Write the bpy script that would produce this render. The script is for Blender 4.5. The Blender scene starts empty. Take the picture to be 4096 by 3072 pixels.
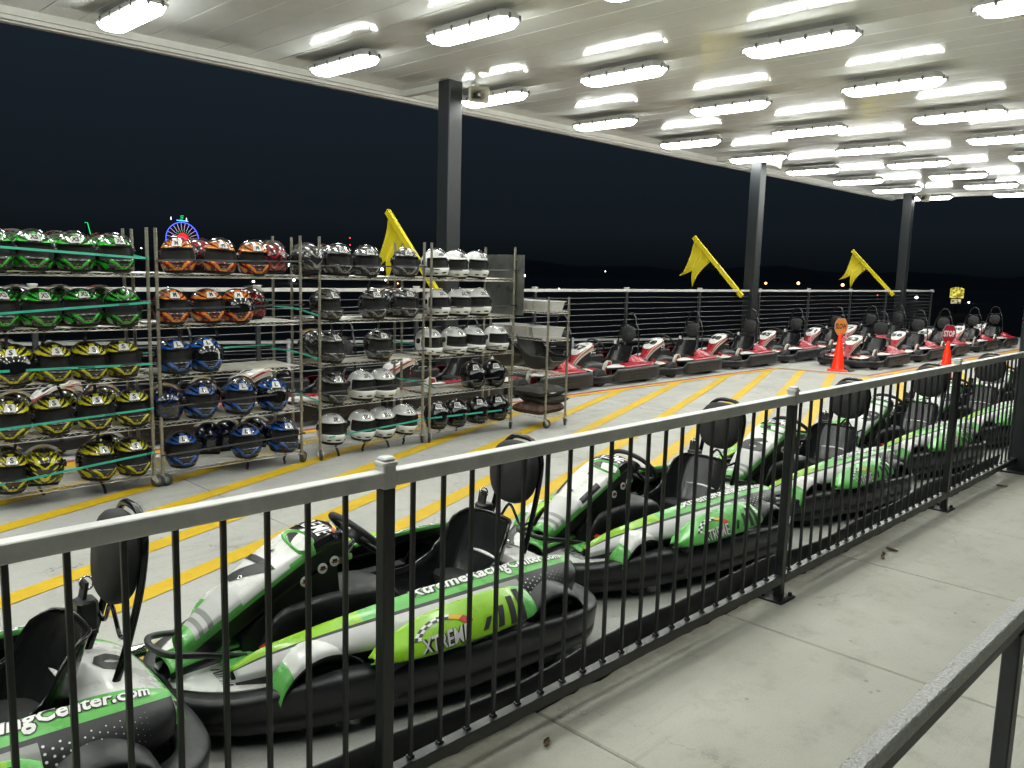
import bpy, bmesh, math, random
import numpy as np
from mathutils import Vector, Matrix

# ---------------------------------------------------------------- camera, world, exposure
scene = bpy.context.scene
COL = scene.collection
W, Hh = 1024, 768
VX, VY = np.array([1346., 292.]), np.array([-330., 247.])      # vanishing points of the two floor directions
CEN = np.array([512., 384.])
FPX = math.sqrt(-np.dot(VX - CEN, VY - CEN))
_x = np.array([*(VX - CEN), FPX]); _x /= np.linalg.norm(_x)
_y = np.array([*(VY - CEN), FPX]); _y /= np.linalg.norm(_y)
_z = np.cross(_x, _y); _y = np.cross(_z, _x)
R = np.array([_x, _y, _z])
cam_d = bpy.data.cameras.new('camera')
cam_d.sensor_width = 36.0
cam_d.lens = 36.0 * FPX / W
cam_d.clip_end = 3000
cam_d.clip_start = 0.02
cam = bpy.data.objects.new('camera', cam_d); COL.objects.link(cam)
r_, u_, b_ = R @ (1, 0, 0), R @ (0, -1, 0), R @ (0, 0, -1)
cam.matrix_world = Matrix(((r_[0], u_[0], b_[0], 0), (r_[1], u_[1], b_[1], 0), (r_[2], u_[2], b_[2], 1.6), (0, 0, 0, 1)))
scene.camera = cam

world = bpy.data.worlds.new('World'); scene.world = world; world.use_nodes = True
wn = world.node_tree; bg = wn.nodes['Background']
# night sky: deep navy, blacker towards the horizon
tcw = wn.nodes.new('ShaderNodeTexCoord'); spw = wn.nodes.new('ShaderNodeSeparateXYZ'); wn.links.new(tcw.outputs['Generated'], spw.inputs[0])
crw = wn.nodes.new('ShaderNodeValToRGB'); wn.links.new(spw.outputs[2], crw.inputs[0])
crw.color_ramp.elements[0].position = 0.0; crw.color_ramp.elements[0].color = (0.0026, 0.0039, 0.0049, 1)
q_ = crw.color_ramp.elements.new(0.05); q_.color = (0.0062, 0.0094, 0.0126, 1)
crw.color_ramp.elements[2].position = 0.35; crw.color_ramp.elements[2].color = (0.0130, 0.0200, 0.0300, 1)
wn.links.new(crw.outputs[0], bg.inputs[0]); bg.inputs[1].default_value = 1.0
scene.view_settings.view_transform = 'Standard'
scene.view_settings.look = 'None'
scene.view_settings.exposure = 0.0
scene.view_settings.gamma = 1.0
scene.view_settings.use_curve_mapping = False
scene.cycles.use_denoising = True
scene.cycles.max_bounces = 7
scene.cycles.diffuse_bounces = 4
scene.cycles.glossy_bounces = 4
scene.cycles.transparent_max_bounces = 12
scene.cycles.use_light_tree = True
scene.cycles.sample_clamp_indirect = 6.0
scene.cycles.caustics_reflective = False
scene.cycles.caustics_refractive = False
LAMP = 35.0
rnd = random.Random(7)
ZP = -0.12            # pit floor level; the walkway is z = 0
PI = math.pi

# ---------------------------------------------------------------- materials
def M(name, col, rough=0.5, metal=0.0, coat=0.0, var=0.0, vscale=4.0, bump=0.0, bscale=60.0, spec=0.5, emit=None, estr=0.0, rvar=0.0):
    m = bpy.data.materials.new(name); m.use_nodes = True
    nt = m.node_tree; b = nt.nodes['Principled BSDF']
    b.inputs['Base Color'].default_value = (*col, 1)
    b.inputs['Roughness'].default_value = rough
    b.inputs['Metallic'].default_value = metal
    b.inputs['Specular IOR Level'].default_value = spec
    if coat: b.inputs['Coat Weight'].default_value = coat; b.inputs['Coat Roughness'].default_value = 0.08
    if emit: b.inputs['Emission Color'].default_value = (*emit, 1); b.inputs['Emission Strength'].default_value = estr
    if var or bump or rvar:
        tc = nt.nodes.new('ShaderNodeTexCoord')
    if var or rvar:
        n = nt.nodes.new('ShaderNodeTexNoise'); n.inputs['Scale'].default_value = vscale; n.inputs['Detail'].default_value = 8; n.inputs['Roughness'].default_value = 0.65
        nt.links.new(tc.outputs['Object'], n.inputs['Vector'])
    if var:
        mr = nt.nodes.new('ShaderNodeMapRange'); mr.inputs[1].default_value = 0.3; mr.inputs[2].default_value = 0.7
        mr.inputs[3].default_value = 1 - var; mr.inputs[4].default_value = 1 + var
        nt.links.new(n.outputs['Fac'], mr.inputs[0])
        mx = nt.nodes.new('ShaderNodeVectorMath'); mx.operation = 'SCALE'; mx.inputs[0].default_value = col
        nt.links.new(mr.outputs[0], mx.inputs['Scale']); nt.links.new(mx.outputs[0], b.inputs['Base Color'])
    if rvar:
        mr2 = nt.nodes.new('ShaderNodeMapRange'); mr2.inputs[1].default_value = 0.3; mr2.inputs[2].default_value = 0.7
        mr2.inputs[3].default_value = max(0.02, rough - rvar); mr2.inputs[4].default_value = rough + rvar
        nt.links.new(n.outputs['Fac'], mr2.inputs[0]); nt.links.new(mr2.outputs[0], b.inputs['Roughness'])
    if bump:
        n2 = nt.nodes.new('ShaderNodeTexNoise'); n2.inputs['Scale'].default_value = bscale; n2.inputs['Detail'].default_value = 5
        nt.links.new(tc.outputs['Object'], n2.inputs['Vector'])
        bp = nt.nodes.new('ShaderNodeBump'); bp.inputs['Strength'].default_value = bump; bp.inputs['Distance'].default_value = 0.004
        nt.links.new(n2.outputs['Fac'], bp.inputs['Height']); nt.links.new(bp.outputs[0], b.inputs['Normal'])
    return m

def concrete(name, col, col2, streak_axis='x', stain=0.35, cracks=0.0, grime_shade_y=None):
    m = bpy.data.materials.new(name); m.use_nodes = True
    nt = m.node_tree; b = nt.nodes['Principled BSDF']; L = nt.links.new
    g = nt.nodes.new('ShaderNodeNewGeometry')
    def noise(scale, detail=8, rough=0.6, stretch=None):
        n = nt.nodes.new('ShaderNodeTexNoise'); n.inputs['Scale'].default_value = scale; n.inputs['Detail'].default_value = detail; n.inputs['Roughness'].default_value = rough
        if stretch:
            mp = nt.nodes.new('ShaderNodeMapping'); mp.inputs['Scale'].default_value = stretch
            L(g.outputs['Position'], mp.inputs['Vector']); L(mp.outputs[0], n.inputs['Vector'])
        else: L(g.outputs['Position'], n.inputs['Vector'])
        return n
    def ramp(src, a, bb, c0=0.0, c1=1.0):
        mr = nt.nodes.new('ShaderNodeMapRange'); mr.inputs[1].default_value = a; mr.inputs[2].default_value = bb
        mr.inputs[3].default_value = c0; mr.inputs[4].default_value = c1; L(src, mr.inputs[0]); return mr.outputs[0]
    def mix(f, c1, c2, mode='MIX'):
        x = nt.nodes.new('ShaderNodeMix'); x.data_type = 'RGBA'; x.blend_type = mode
        if isinstance(f, float): x.inputs[0].default_value = f
        else: L(f, x.inputs[0])
        for i, c in ((6, c1), (7, c2)):
            if isinstance(c, tuple): x.inputs[i].default_value = (*c, 1)
            else: L(c, x.inputs[i])
        return x.outputs[2]
    big = noise(0.9, 6, 0.55); mid = noise(5, 9, 0.7)
    st = noise(3, 8, 0.75, (1, 9, 1) if streak_axis == 'x' else (9, 1, 1))
    spk = noise(170, 3, 0.5); pit = noise(60, 4, 0.6)
    c = mix(ramp(big.outputs[0], 0.35, 0.68), col, col2)
    dark = tuple(v * 0.62 for v in col)
    c = mix(ramp(mid.outputs[0], 0.52, 0.78, 0.0, stain), c, dark)
    c = mix(ramp(st.outputs[0], 0.5, 0.75, 0.0, 0.30), c, tuple(v * 1.2 for v in col))
    c = mix(ramp(spk.outputs[0], 0.60, 0.70, 0.0, 0.5), c, tuple(v * 0.45 for v in col))
    c = mix(ramp(spk.outputs[0], 0.30, 0.38, 0.35, 0.0), c, tuple(min(1, v * 1.35) for v in col))
    if cracks:
        # drip spots, rubber scuffs along the lane, a few wandering hairline cracks
        vo = nt.nodes.new('ShaderNodeTexVoronoi'); vo.inputs['Scale'].default_value = 1.7; vo.inputs['Randomness'].default_value = 1; L(g.outputs['Position'], vo.inputs['Vector'])
        c = mix(ramp(vo.outputs['Distance'], 0.022, 0.05, 0.55, 0.0), c, tuple(v * 0.22 for v in col))
        vo2 = nt.nodes.new('ShaderNodeTexVoronoi'); vo2.inputs['Scale'].default_value = 6.5; L(g.outputs['Position'], vo2.inputs['Vector'])
        c = mix(ramp(vo2.outputs['Distance'], 0.04, 0.075, 0.5, 0.0), c, tuple(v * 0.3 for v in col))
        sc = noise(1.1, 10, 0.8, (0.35, 5, 1)); sk = noise(0.5, 3, 0.5)
        mm = nt.nodes.new('ShaderNodeMath'); mm.operation = 'MULTIPLY'; L(ramp(sc.outputs[0], 0.52, 0.68, 0.0, 0.55), mm.inputs[0]); L(ramp(sk.outputs[0], 0.45, 0.62), mm.inputs[1])
        c = mix(mm.outputs[0], c, tuple(v * 0.5 for v in col))
        wv = noise(2.2, 6, 0.7)
        va = nt.nodes.new('ShaderNodeVectorMath'); va.operation = 'MULTIPLY_ADD'; L(wv.outputs['Color'], va.inputs[0]); va.inputs[1].default_value = (0.6, 0.6, 0); L(g.outputs['Position'], va.inputs[2])
        vc = nt.nodes.new('ShaderNodeTexVoronoi'); vc.feature = 'DISTANCE_TO_EDGE'; vc.inputs['Scale'].default_value = 0.33; L(va.outputs[0], vc.inputs['Vector'])
        m2 = nt.nodes.new('ShaderNodeMath'); m2.operation = 'MULTIPLY'; L(ramp(vc.outputs['Distance'], 0.0006, 0.0022, 0.8*cracks, 0.0), m2.inputs[0]); L(ramp(wv.outputs[0], 0.44, 0.52), m2.inputs[1])
        c = mix(m2.outputs[0], c, tuple(v * 0.25 for v in col))
    if grime_shade_y:      # dark strip at the fence foot: painted-in shadow together with swept-up dirt
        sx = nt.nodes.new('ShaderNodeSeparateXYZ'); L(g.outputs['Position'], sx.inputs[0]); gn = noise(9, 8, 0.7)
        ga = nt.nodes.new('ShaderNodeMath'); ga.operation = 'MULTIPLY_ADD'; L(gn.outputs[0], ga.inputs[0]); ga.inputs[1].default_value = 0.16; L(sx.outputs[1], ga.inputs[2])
        c = mix(ramp(ga.outputs[0], grime_shade_y, grime_shade_y+.09, 0.0, 0.62), c, (0.10, 0.085, 0.06))
    L(c, b.inputs['Base Color'])
    L(ramp(mid.outputs[0], 0.3, 0.7, 0.48, 0.7), b.inputs['Roughness'])
    bp = nt.nodes.new('ShaderNodeBump'); bp.inputs['Strength'].default_value = 0.35; bp.inputs['Distance'].default_value = 0.004
    mth = nt.nodes.new('ShaderNodeMath'); mth.operation = 'ADD'; L(pit.outputs[0], mth.inputs[0]); L(st.outputs[0], mth.inputs[1])
    L(mth.outputs[0], bp.inputs['Height']); L(bp.outputs[0], b.inputs['Normal'])
    return m

def paint_worn(name, col, dark, under):
    m = concrete(name, col, tuple(v * 0.86 for v in col), 'x', 0.25)
    nt = m.node_tree; b = nt.nodes['Principled BSDF']; L = nt.links.new
    src = b.inputs['Base Color'].links[0].from_socket
    g = nt.nodes.new('ShaderNodeNewGeometry')
    mp = nt.nodes.new('ShaderNodeMapping'); mp.inputs['Scale'].default_value = (3, 30, 1); L(g.outputs['Position'], mp.inputs['Vector'])
    n = nt.nodes.new('ShaderNodeTexNoise'); n.inputs['Scale'].default_value = 3; n.inputs['Detail'].default_value = 9; n.inputs['Roughness'].default_value = 0.8; L(mp.outputs[0], n.inputs['Vector'])
    mr = nt.nodes.new('ShaderNodeMapRange'); mr.inputs[1].default_value = 0.55; mr.inputs[2].default_value = 0.72; mr.inputs[4].default_value = 0.75; L(n.outputs[0], mr.inputs[0])
    x = nt.nodes.new('ShaderNodeMix'); x.data_type = 'RGBA'; L(mr.outputs[0], x.inputs[0]); L(src, x.inputs[6]); x.inputs[7].default_value = (*dark, 1)
    n3 = nt.nodes.new('ShaderNodeTexNoise'); n3.inputs['Scale'].default_value = 1.3; n3.inputs['Detail'].default_value = 10; n3.inputs['Roughness'].default_value = 0.75; L(g.outputs['Position'], n3.inputs['Vector'])
    mr3 = nt.nodes.new('ShaderNodeMapRange'); mr3.inputs[1].default_value = 0.58; mr3.inputs[2].default_value = 0.68; mr3.inputs[4].default_value = 0.6; L(n3.outputs[0], mr3.inputs[0])
    y = nt.nodes.new('ShaderNodeMix'); y.data_type = 'RGBA'; L(mr3.outputs[0], y.inputs[0]); L(x.outputs[2], y.inputs[6]); y.inputs[7].default_value = (*under, 1)
    L(y.outputs[2], b.inputs['Base Color'])
    return m

def emission(name, col, s):
    m = bpy.data.materials.new(name); m.use_nodes = True; nt = m.node_tree
    nt.nodes.remove(nt.nodes['Principled BSDF'])
    e = nt.nodes.new('ShaderNodeEmission'); e.inputs[0].default_value = (*col, 1); e.inputs[1].default_value = s
    nt.links.new(e.outputs[0], nt.nodes['Material Output'].inputs[0]); return m

def clear_plastic(name, tint=(1, 1, 1), refl=0.10):
    m = bpy.data.materials.new(name); m.use_nodes = True; nt = m.node_tree
    nt.nodes.remove(nt.nodes['Principled BSDF'])
    t = nt.nodes.new('ShaderNodeBsdfTransparent'); t.inputs[0].default_value = (*tint, 1)
    g = nt.nodes.new('ShaderNodeBsdfGlossy'); g.inputs['Roughness'].default_value = 0.06
    lw = nt.nodes.new('ShaderNodeLayerWeight'); lw.inputs[0].default_value = 0.3
    mr = nt.nodes.new('ShaderNodeMapRange'); mr.inputs[3].default_value = refl; mr.inputs[4].default_value = 0.55
    nt.links.new(lw.outputs['Fresnel'], mr.inputs[0])
    mx = nt.nodes.new('ShaderNodeMixShader'); nt.links.new(mr.outputs[0], mx.inputs[0]); nt.links.new(t.outputs[0], mx.inputs[1]); nt.links.new(g.outputs[0], mx.inputs[2])
    nt.links.new(mx.outputs[0], nt.nodes['Material Output'].inputs[0]); return m

def helmet_paint(name, c_main, c_light, c_dark, base, cover):
    """glossy shell with long flame streaks in the helmet's own coordinates"""
    m = bpy.data.materials.new(name); m.use_nodes = True; nt = m.node_tree; b = nt.nodes['Principled BSDF']; L = nt.links.new
    tc = nt.nodes.new('ShaderNodeTexCoord')
    sp = nt.nodes.new('ShaderNodeSeparateXYZ'); L(tc.outputs['Object'], sp.inputs[0])
    ab = nt.nodes.new('ShaderNodeMath'); ab.operation = 'ABSOLUTE'; L(sp.outputs[0], ab.inputs[0])
    # streak axis: mirrored left-right, sloping towards the chin
    sl = nt.nodes.new('ShaderNodeMath'); sl.operation = 'MULTIPLY_ADD'; L(ab.outputs[0], sl.inputs[0]); sl.inputs[1].default_value = -0.75; L(sp.outputs[2], sl.inputs[2])
    cb = nt.nodes.new('ShaderNodeCombineXYZ'); L(ab.outputs[0], cb.inputs[0]); L(sp.outputs[1], cb.inputs[1]); L(sl.outputs[0], cb.inputs[2])
    mp = nt.nodes.new('ShaderNodeMapping'); mp.inputs['Scale'].default_value = (8, 6, 30); L(cb.outputs[0], mp.inputs[0])
    n = nt.nodes.new('ShaderNodeTexNoise'); n.inputs['Scale'].default_value = 1.5; n.inputs['Detail'].default_value = 3; n.inputs['Roughness'].default_value = 0.5; L(mp.outputs[0], n.inputs['Vector'])
    # more paint on brow and chin bar, less at the crown
    def bump_at(z0, w):
        s = nt.nodes.new('ShaderNodeMath'); s.operation = 'SUBTRACT'; L(sp.outputs[2], s.inputs[0]); s.inputs[1].default_value = z0
        a = nt.nodes.new('ShaderNodeMath'); a.operation = 'ABSOLUTE'; L(s.outputs[0], a.inputs[0])
        mr = nt.nodes.new('ShaderNodeMapRange'); mr.inputs[1].default_value = 0; mr.inputs[2].default_value = w; mr.inputs[3].default_value = 1; mr.inputs[4].default_value = 0; L(a.outputs[0], mr.inputs[0]); return mr.outputs[0]
    mx = nt.nodes.new('ShaderNodeMath'); mx.operation = 'MAXIMUM'; L(bump_at(0.078, 0.040), mx.inputs[0]); L(bump_at(-0.068, 0.042), mx.inputs[1])
    ad = nt.nodes.new('ShaderNodeMath'); ad.operation = 'MULTIPLY_ADD'; L(mx.outputs[0], ad.inputs[0]); ad.inputs[1].default_value = 0.13; L(n.outputs[0], ad.inputs[2])
    cr = nt.nodes.new('ShaderNodeValToRGB'); cr.color_ramp.interpolation = 'CONSTANT'; L(ad.outputs[0], cr.inputs[0])
    e = cr.color_ramp.elements; e[0].position = 0; e[0].color = (*base, 1); e[1].position = 1 - cover - 0.055; e[1].color = (*c_dark, 1)
    for p, c in ((1 - cover, c_main), (1 - cover + 0.16, c_light), (1 - cover + 0.19, c_main), (1 - cover + 0.26, base)):
        q = cr.color_ramp.elements.new(min(0.99, p)); q.color = (*c, 1)
    L(cr.outputs[0], b.inputs['Base Color']); b.inputs['Roughness'].default_value = 0.16; b.inputs['Coat Weight'].default_value = 0.6; b.inputs['Coat Roughness'].default_value = 0.05
    return m

MT = {}
MT['walk'] = concrete('walkway concrete', (0.345, 0.340, 0.283), (0.44, 0.432, 0.37), 'x', 0.6, cracks=0.4, grime_shade_y=1.90)
MT['pit'] = concrete('pit concrete', (0.335, 0.335, 0.312), (0.405, 0.403, 0.375), 'x', 0.45, cracks=1.0)
MT['yellow_line'] = paint_worn('yellow floor paint', (0.60, 0.39, 0.006), (0.30, 0.15, 0.01), (0.40, 0.33, 0.14))
MT['red_line'] = paint_worn('red floor paint', (0.26, 0.055, 0.04), (0.15, 0.04, 0.03), (0.3, 0.2, 0.15))
MT['orange_line'] = paint_worn('orange yellow paint', (0.66, 0.36, 0.012), (0.42, 0.2, 0.02), (0.45, 0.36, 0.16))
MT['asphalt'] = M('dark asphalt', (0.05, 0.05, 0.05), 0.9, var=0.3, vscale=0.2)
MT['ceil'] = M('white ceiling panel', (0.86, 0.885, 0.855), 0.10, var=0.04, vscale=3, bump=0.012, bscale=180, spec=0.75, rvar=0.03)
MT['ceil_trim'] = M('white trim', (0.72, 0.72, 0.68), 0.4, var=0.05, vscale=6)
MT['col'] = M('grey column paint', (0.016, 0.0195, 0.022), 0.40, var=0.08, vscale=6, bump=0.03, bscale=140)
MT['rail_blk'] = M('black fence paint', (0.013, 0.0145, 0.0155), 0.38, var=0.5, vscale=14, bump=0.12, bscale=160, rvar=0.1)
MT['rail_grey'] = M('silver rail paint', (0.64, 0.64, 0.615), 0.42, metal=0.1, var=0.16, vscale=9, bump=0.10, bscale=220, rvar=0.08)
MT['rail_dk'] = M('charcoal rail paint', (0.03, 0.032, 0.034), 0.45, var=0.15, vscale=20)
MT['hammer'] = M('hammered grey paint', (0.42, 0.42, 0.41), 0.34, metal=0.4, var=0.22, vscale=90, bump=1.0, bscale=140)
MT['hammer'].node_tree.nodes['Bump'].inputs['Distance'].default_value = 0.012
MT['cable'] = M('steel cable', (0.28, 0.29, 0.29), 0.4, metal=0.8)
MT['chrome'] = M('zinc wire', (0.62, 0.61, 0.57), 0.3, metal=0.95, var=0.15, vscale=18)
MT['postzinc'] = M('worn rack post', (0.36, 0.33, 0.27), 0.36, metal=0.8, var=0.35, vscale=9)
MT['galv'] = M('galvanised sheet', (0.22, 0.23, 0.215), 0.34, metal=0.85, var=0.25, vscale=5, rvar=0.1)
MT['rubber'] = M('black rubber', (0.014, 0.014, 0.015), 0.62, var=0.2, vscale=8, bump=0.15, bscale=90)
MT['tyre'] = M('tyre rubber', (0.018, 0.018, 0.018), 0.75, var=0.3, vscale=14, bump=0.3, bscale=80)
MT['blk'] = M('black plastic', (0.0095, 0.010, 0.0115), 0.42, var=0.7, vscale=7, bump=0.16, bscale=90, rvar=0.14)
MT['blk_gloss'] = M('glossy black plastic', (0.008, 0.008, 0.009), 0.14, rvar=0.05, vscale=6, var=0.1)
MT['blk_matt'] = M('matt black', (0.013, 0.013, 0.014), 0.7, var=0.2, vscale=20, bump=0.2, bscale=150)
MT['grey_pl'] = M('dark grey plastic', (0.034, 0.037, 0.037), 0.42, var=0.15, vscale=8)
MT['green'] = M('green panel', (0.12, 0.45, 0.095), 0.30, coat=0.15, var=0.13, vscale=9, rvar=0.10, bump=0.03, bscale=70)
MT['lime'] = M('lime green panel', (0.26, 0.53, 0.025), 0.30, coat=0.15, var=0.13, vscale=9, rvar=0.10, bump=0.03, bscale=70)
MT['white'] = M('white panel', (0.70, 0.70, 0.68), 0.30, coat=0.15, var=0.10, vscale=9, rvar=0.10, bump=0.03, bscale=70)
MT['silver'] = M('silver grey panel', (0.56, 0.56, 0.55), 0.34, var=0.05, vscale=6)
MT['greyd'] = M('grey decal', (0.25, 0.255, 0.245), 0.35)
MT['red'] = M('red panel', (0.32, 0.010, 0.022), 0.30, coat=0.15, var=0.13, vscale=9, rvar=0.10, bump=0.03, bscale=70)
MT['redm'] = M('red painted steel', (0.36, 0.01, 0.02), 0.35)
MT['cream'] = M('cream panel', (0.62, 0.60, 0.52), 0.28, coat=0.3, var=0.05, vscale=6)
MT['steel'] = M('bright steel', (0.6, 0.6, 0.6), 0.22, metal=1.0)
MT['seatm'] = M('moulded seat plastic', (0.011, 0.011, 0.012), 0.22, var=0.25, vscale=5, rvar=0.07)
MT['tan'] = M('tan foam', (0.42, 0.34, 0.14), 0.7)
MT['ink'] = M('black ink', (0.012, 0.012, 0.012), 0.4)
MT['inkw'] = M('white ink', (0.75, 0.75, 0.74), 0.35)
MT['inkr'] = M('red ink', (0.5, 0.03, 0.03), 0.4)
MT['inky'] = M('yellow ink', (0.7, 0.45, 0.02), 0.4)
MT['sticker'] = M('white sticker', (0.72, 0.72, 0.71), 0.4)
MT['lens'] = M('lamp lens', (0.10, 0.10, 0.10), 0.1, metal=0.6)
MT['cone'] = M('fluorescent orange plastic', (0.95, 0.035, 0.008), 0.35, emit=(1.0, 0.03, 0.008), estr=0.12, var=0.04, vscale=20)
MT['sign_or'] = M('orange sign', (0.62, 0.19, 0.035), 0.4)
MT['sign_red'] = M('red sign', (0.32, 0.012, 0.03), 0.4)
MT['alum'] = M('aluminium edge', (0.55, 0.55, 0.55), 0.35, metal=0.7)
MT['flag'] = M('yellow sheet metal', (0.72, 0.59, 0.018), 0.45, var=0.09, vscale=2.5)
MT['horn'] = M('beige horn plastic', (0.50, 0.49, 0.40), 0.45, var=0.06, vscale=10)
MT['basket'] = M('white basket plastic', (0.72, 0.73, 0.73), 0.35)
MT['basket_hole'] = M('basket hole', (0.42, 0.43, 0.44), 0.6)
MT['bowl'] = M('scuffed seat shell', (0.030, 0.030, 0.028), 0.5, var=0.4, vscale=9, bump=0.2, bscale=50)
MT['pil_grey'] = M('charcoal cushion cloth', (0.045, 0.043, 0.040), 0.9, var=0.35, vscale=40, bump=0.5, bscale=220)
MT['pil_brown'] = M('brown mottled cushion cloth', (0.085, 0.048, 0.034), 0.9, var=0.75, vscale=26, bump=0.5, bscale=160)
MT['band_g'] = M('green elastic', (0.012, 0.26, 0.17), 0.6, var=0.1, vscale=30)
MT['band_b'] = M('black elastic', (0.012, 0.012, 0.013), 0.6)
MT['housing'] = M('lamp housing', (0.46, 0.46, 0.45), 0.5)
MT['clip'] = M('lamp clip', (0.10, 0.10, 0.10), 0.5)
MT['diff'] = emission('lamp diffuser', (0.97, 1.0, 0.945), LAMP)
MT['visor'] = clear_plastic('clear visor')
MT['visor_dk'] = M('smoke visor', (0.006, 0.006, 0.007), 0.07, coat=0.5)
MT['lining'] = M('helmet lining', (0.007, 0.007, 0.007), 0.9)
MT['h_green'] = helmet_paint('green flame shell', (0.02, 0.40, 0.02), (0.45, 0.5, 0.45), (0.01, 0.11, 0.01), (0.010, 0.014, 0.011), 0.37)
MT['h_yel'] = helmet_paint('yellow flame shell', (0.52, 0.50, 0.015), (0.6, 0.6, 0.4), (0.10, 0.095, 0.01), (0.014, 0.013, 0.010), 0.38)
MT['h_org'] = helmet_paint('orange red flame shell', (0.62, 0.20, 0.015), (0.62, 0.48, 0.3), (0.26, 0.012, 0.012), (0.03, 0.014, 0.012), 0.40)
MT['h_red'] = helmet_paint('dark red shell', (0.26, 0.012, 0.02), (0.5, 0.4, 0.36), (0.10, 0.01, 0.012), (0.02, 0.012, 0.012), 0.40)
MT['h_blue'] = helmet_paint('blue flame shell', (0.012, 0.12, 0.50), (0.40, 0.46, 0.52), (0.008, 0.03, 0.14), (0.008, 0.009, 0.014), 0.37)
MT['h_navy'] = helmet_paint('dark navy shell', (0.008, 0.02, 0.10), (0.1, 0.12, 0.2), (0.006, 0.008, 0.03), (0.006, 0.007, 0.010), 0.36)
MT['h_char'] = helmet_paint('charcoal shell', (0.15, 0.15, 0.15), (0.45, 0.45, 0.45), (0.03, 0.03, 0.03), (0.018, 0.018, 0.019), 0.38)
MT['h_white'] = M('white helmet shell', (0.76, 0.765, 0.76), 0.16, coat=0.6, var=0.04, vscale=9)
MT['h_black'] = M('black helmet shell', (0.008, 0.008, 0.009), 0.13, coat=0.5)
MT['leaf'] = M('dry leaf', (0.16, 0.10, 0.05), 0.8, var=0.3, vscale=30)

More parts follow.
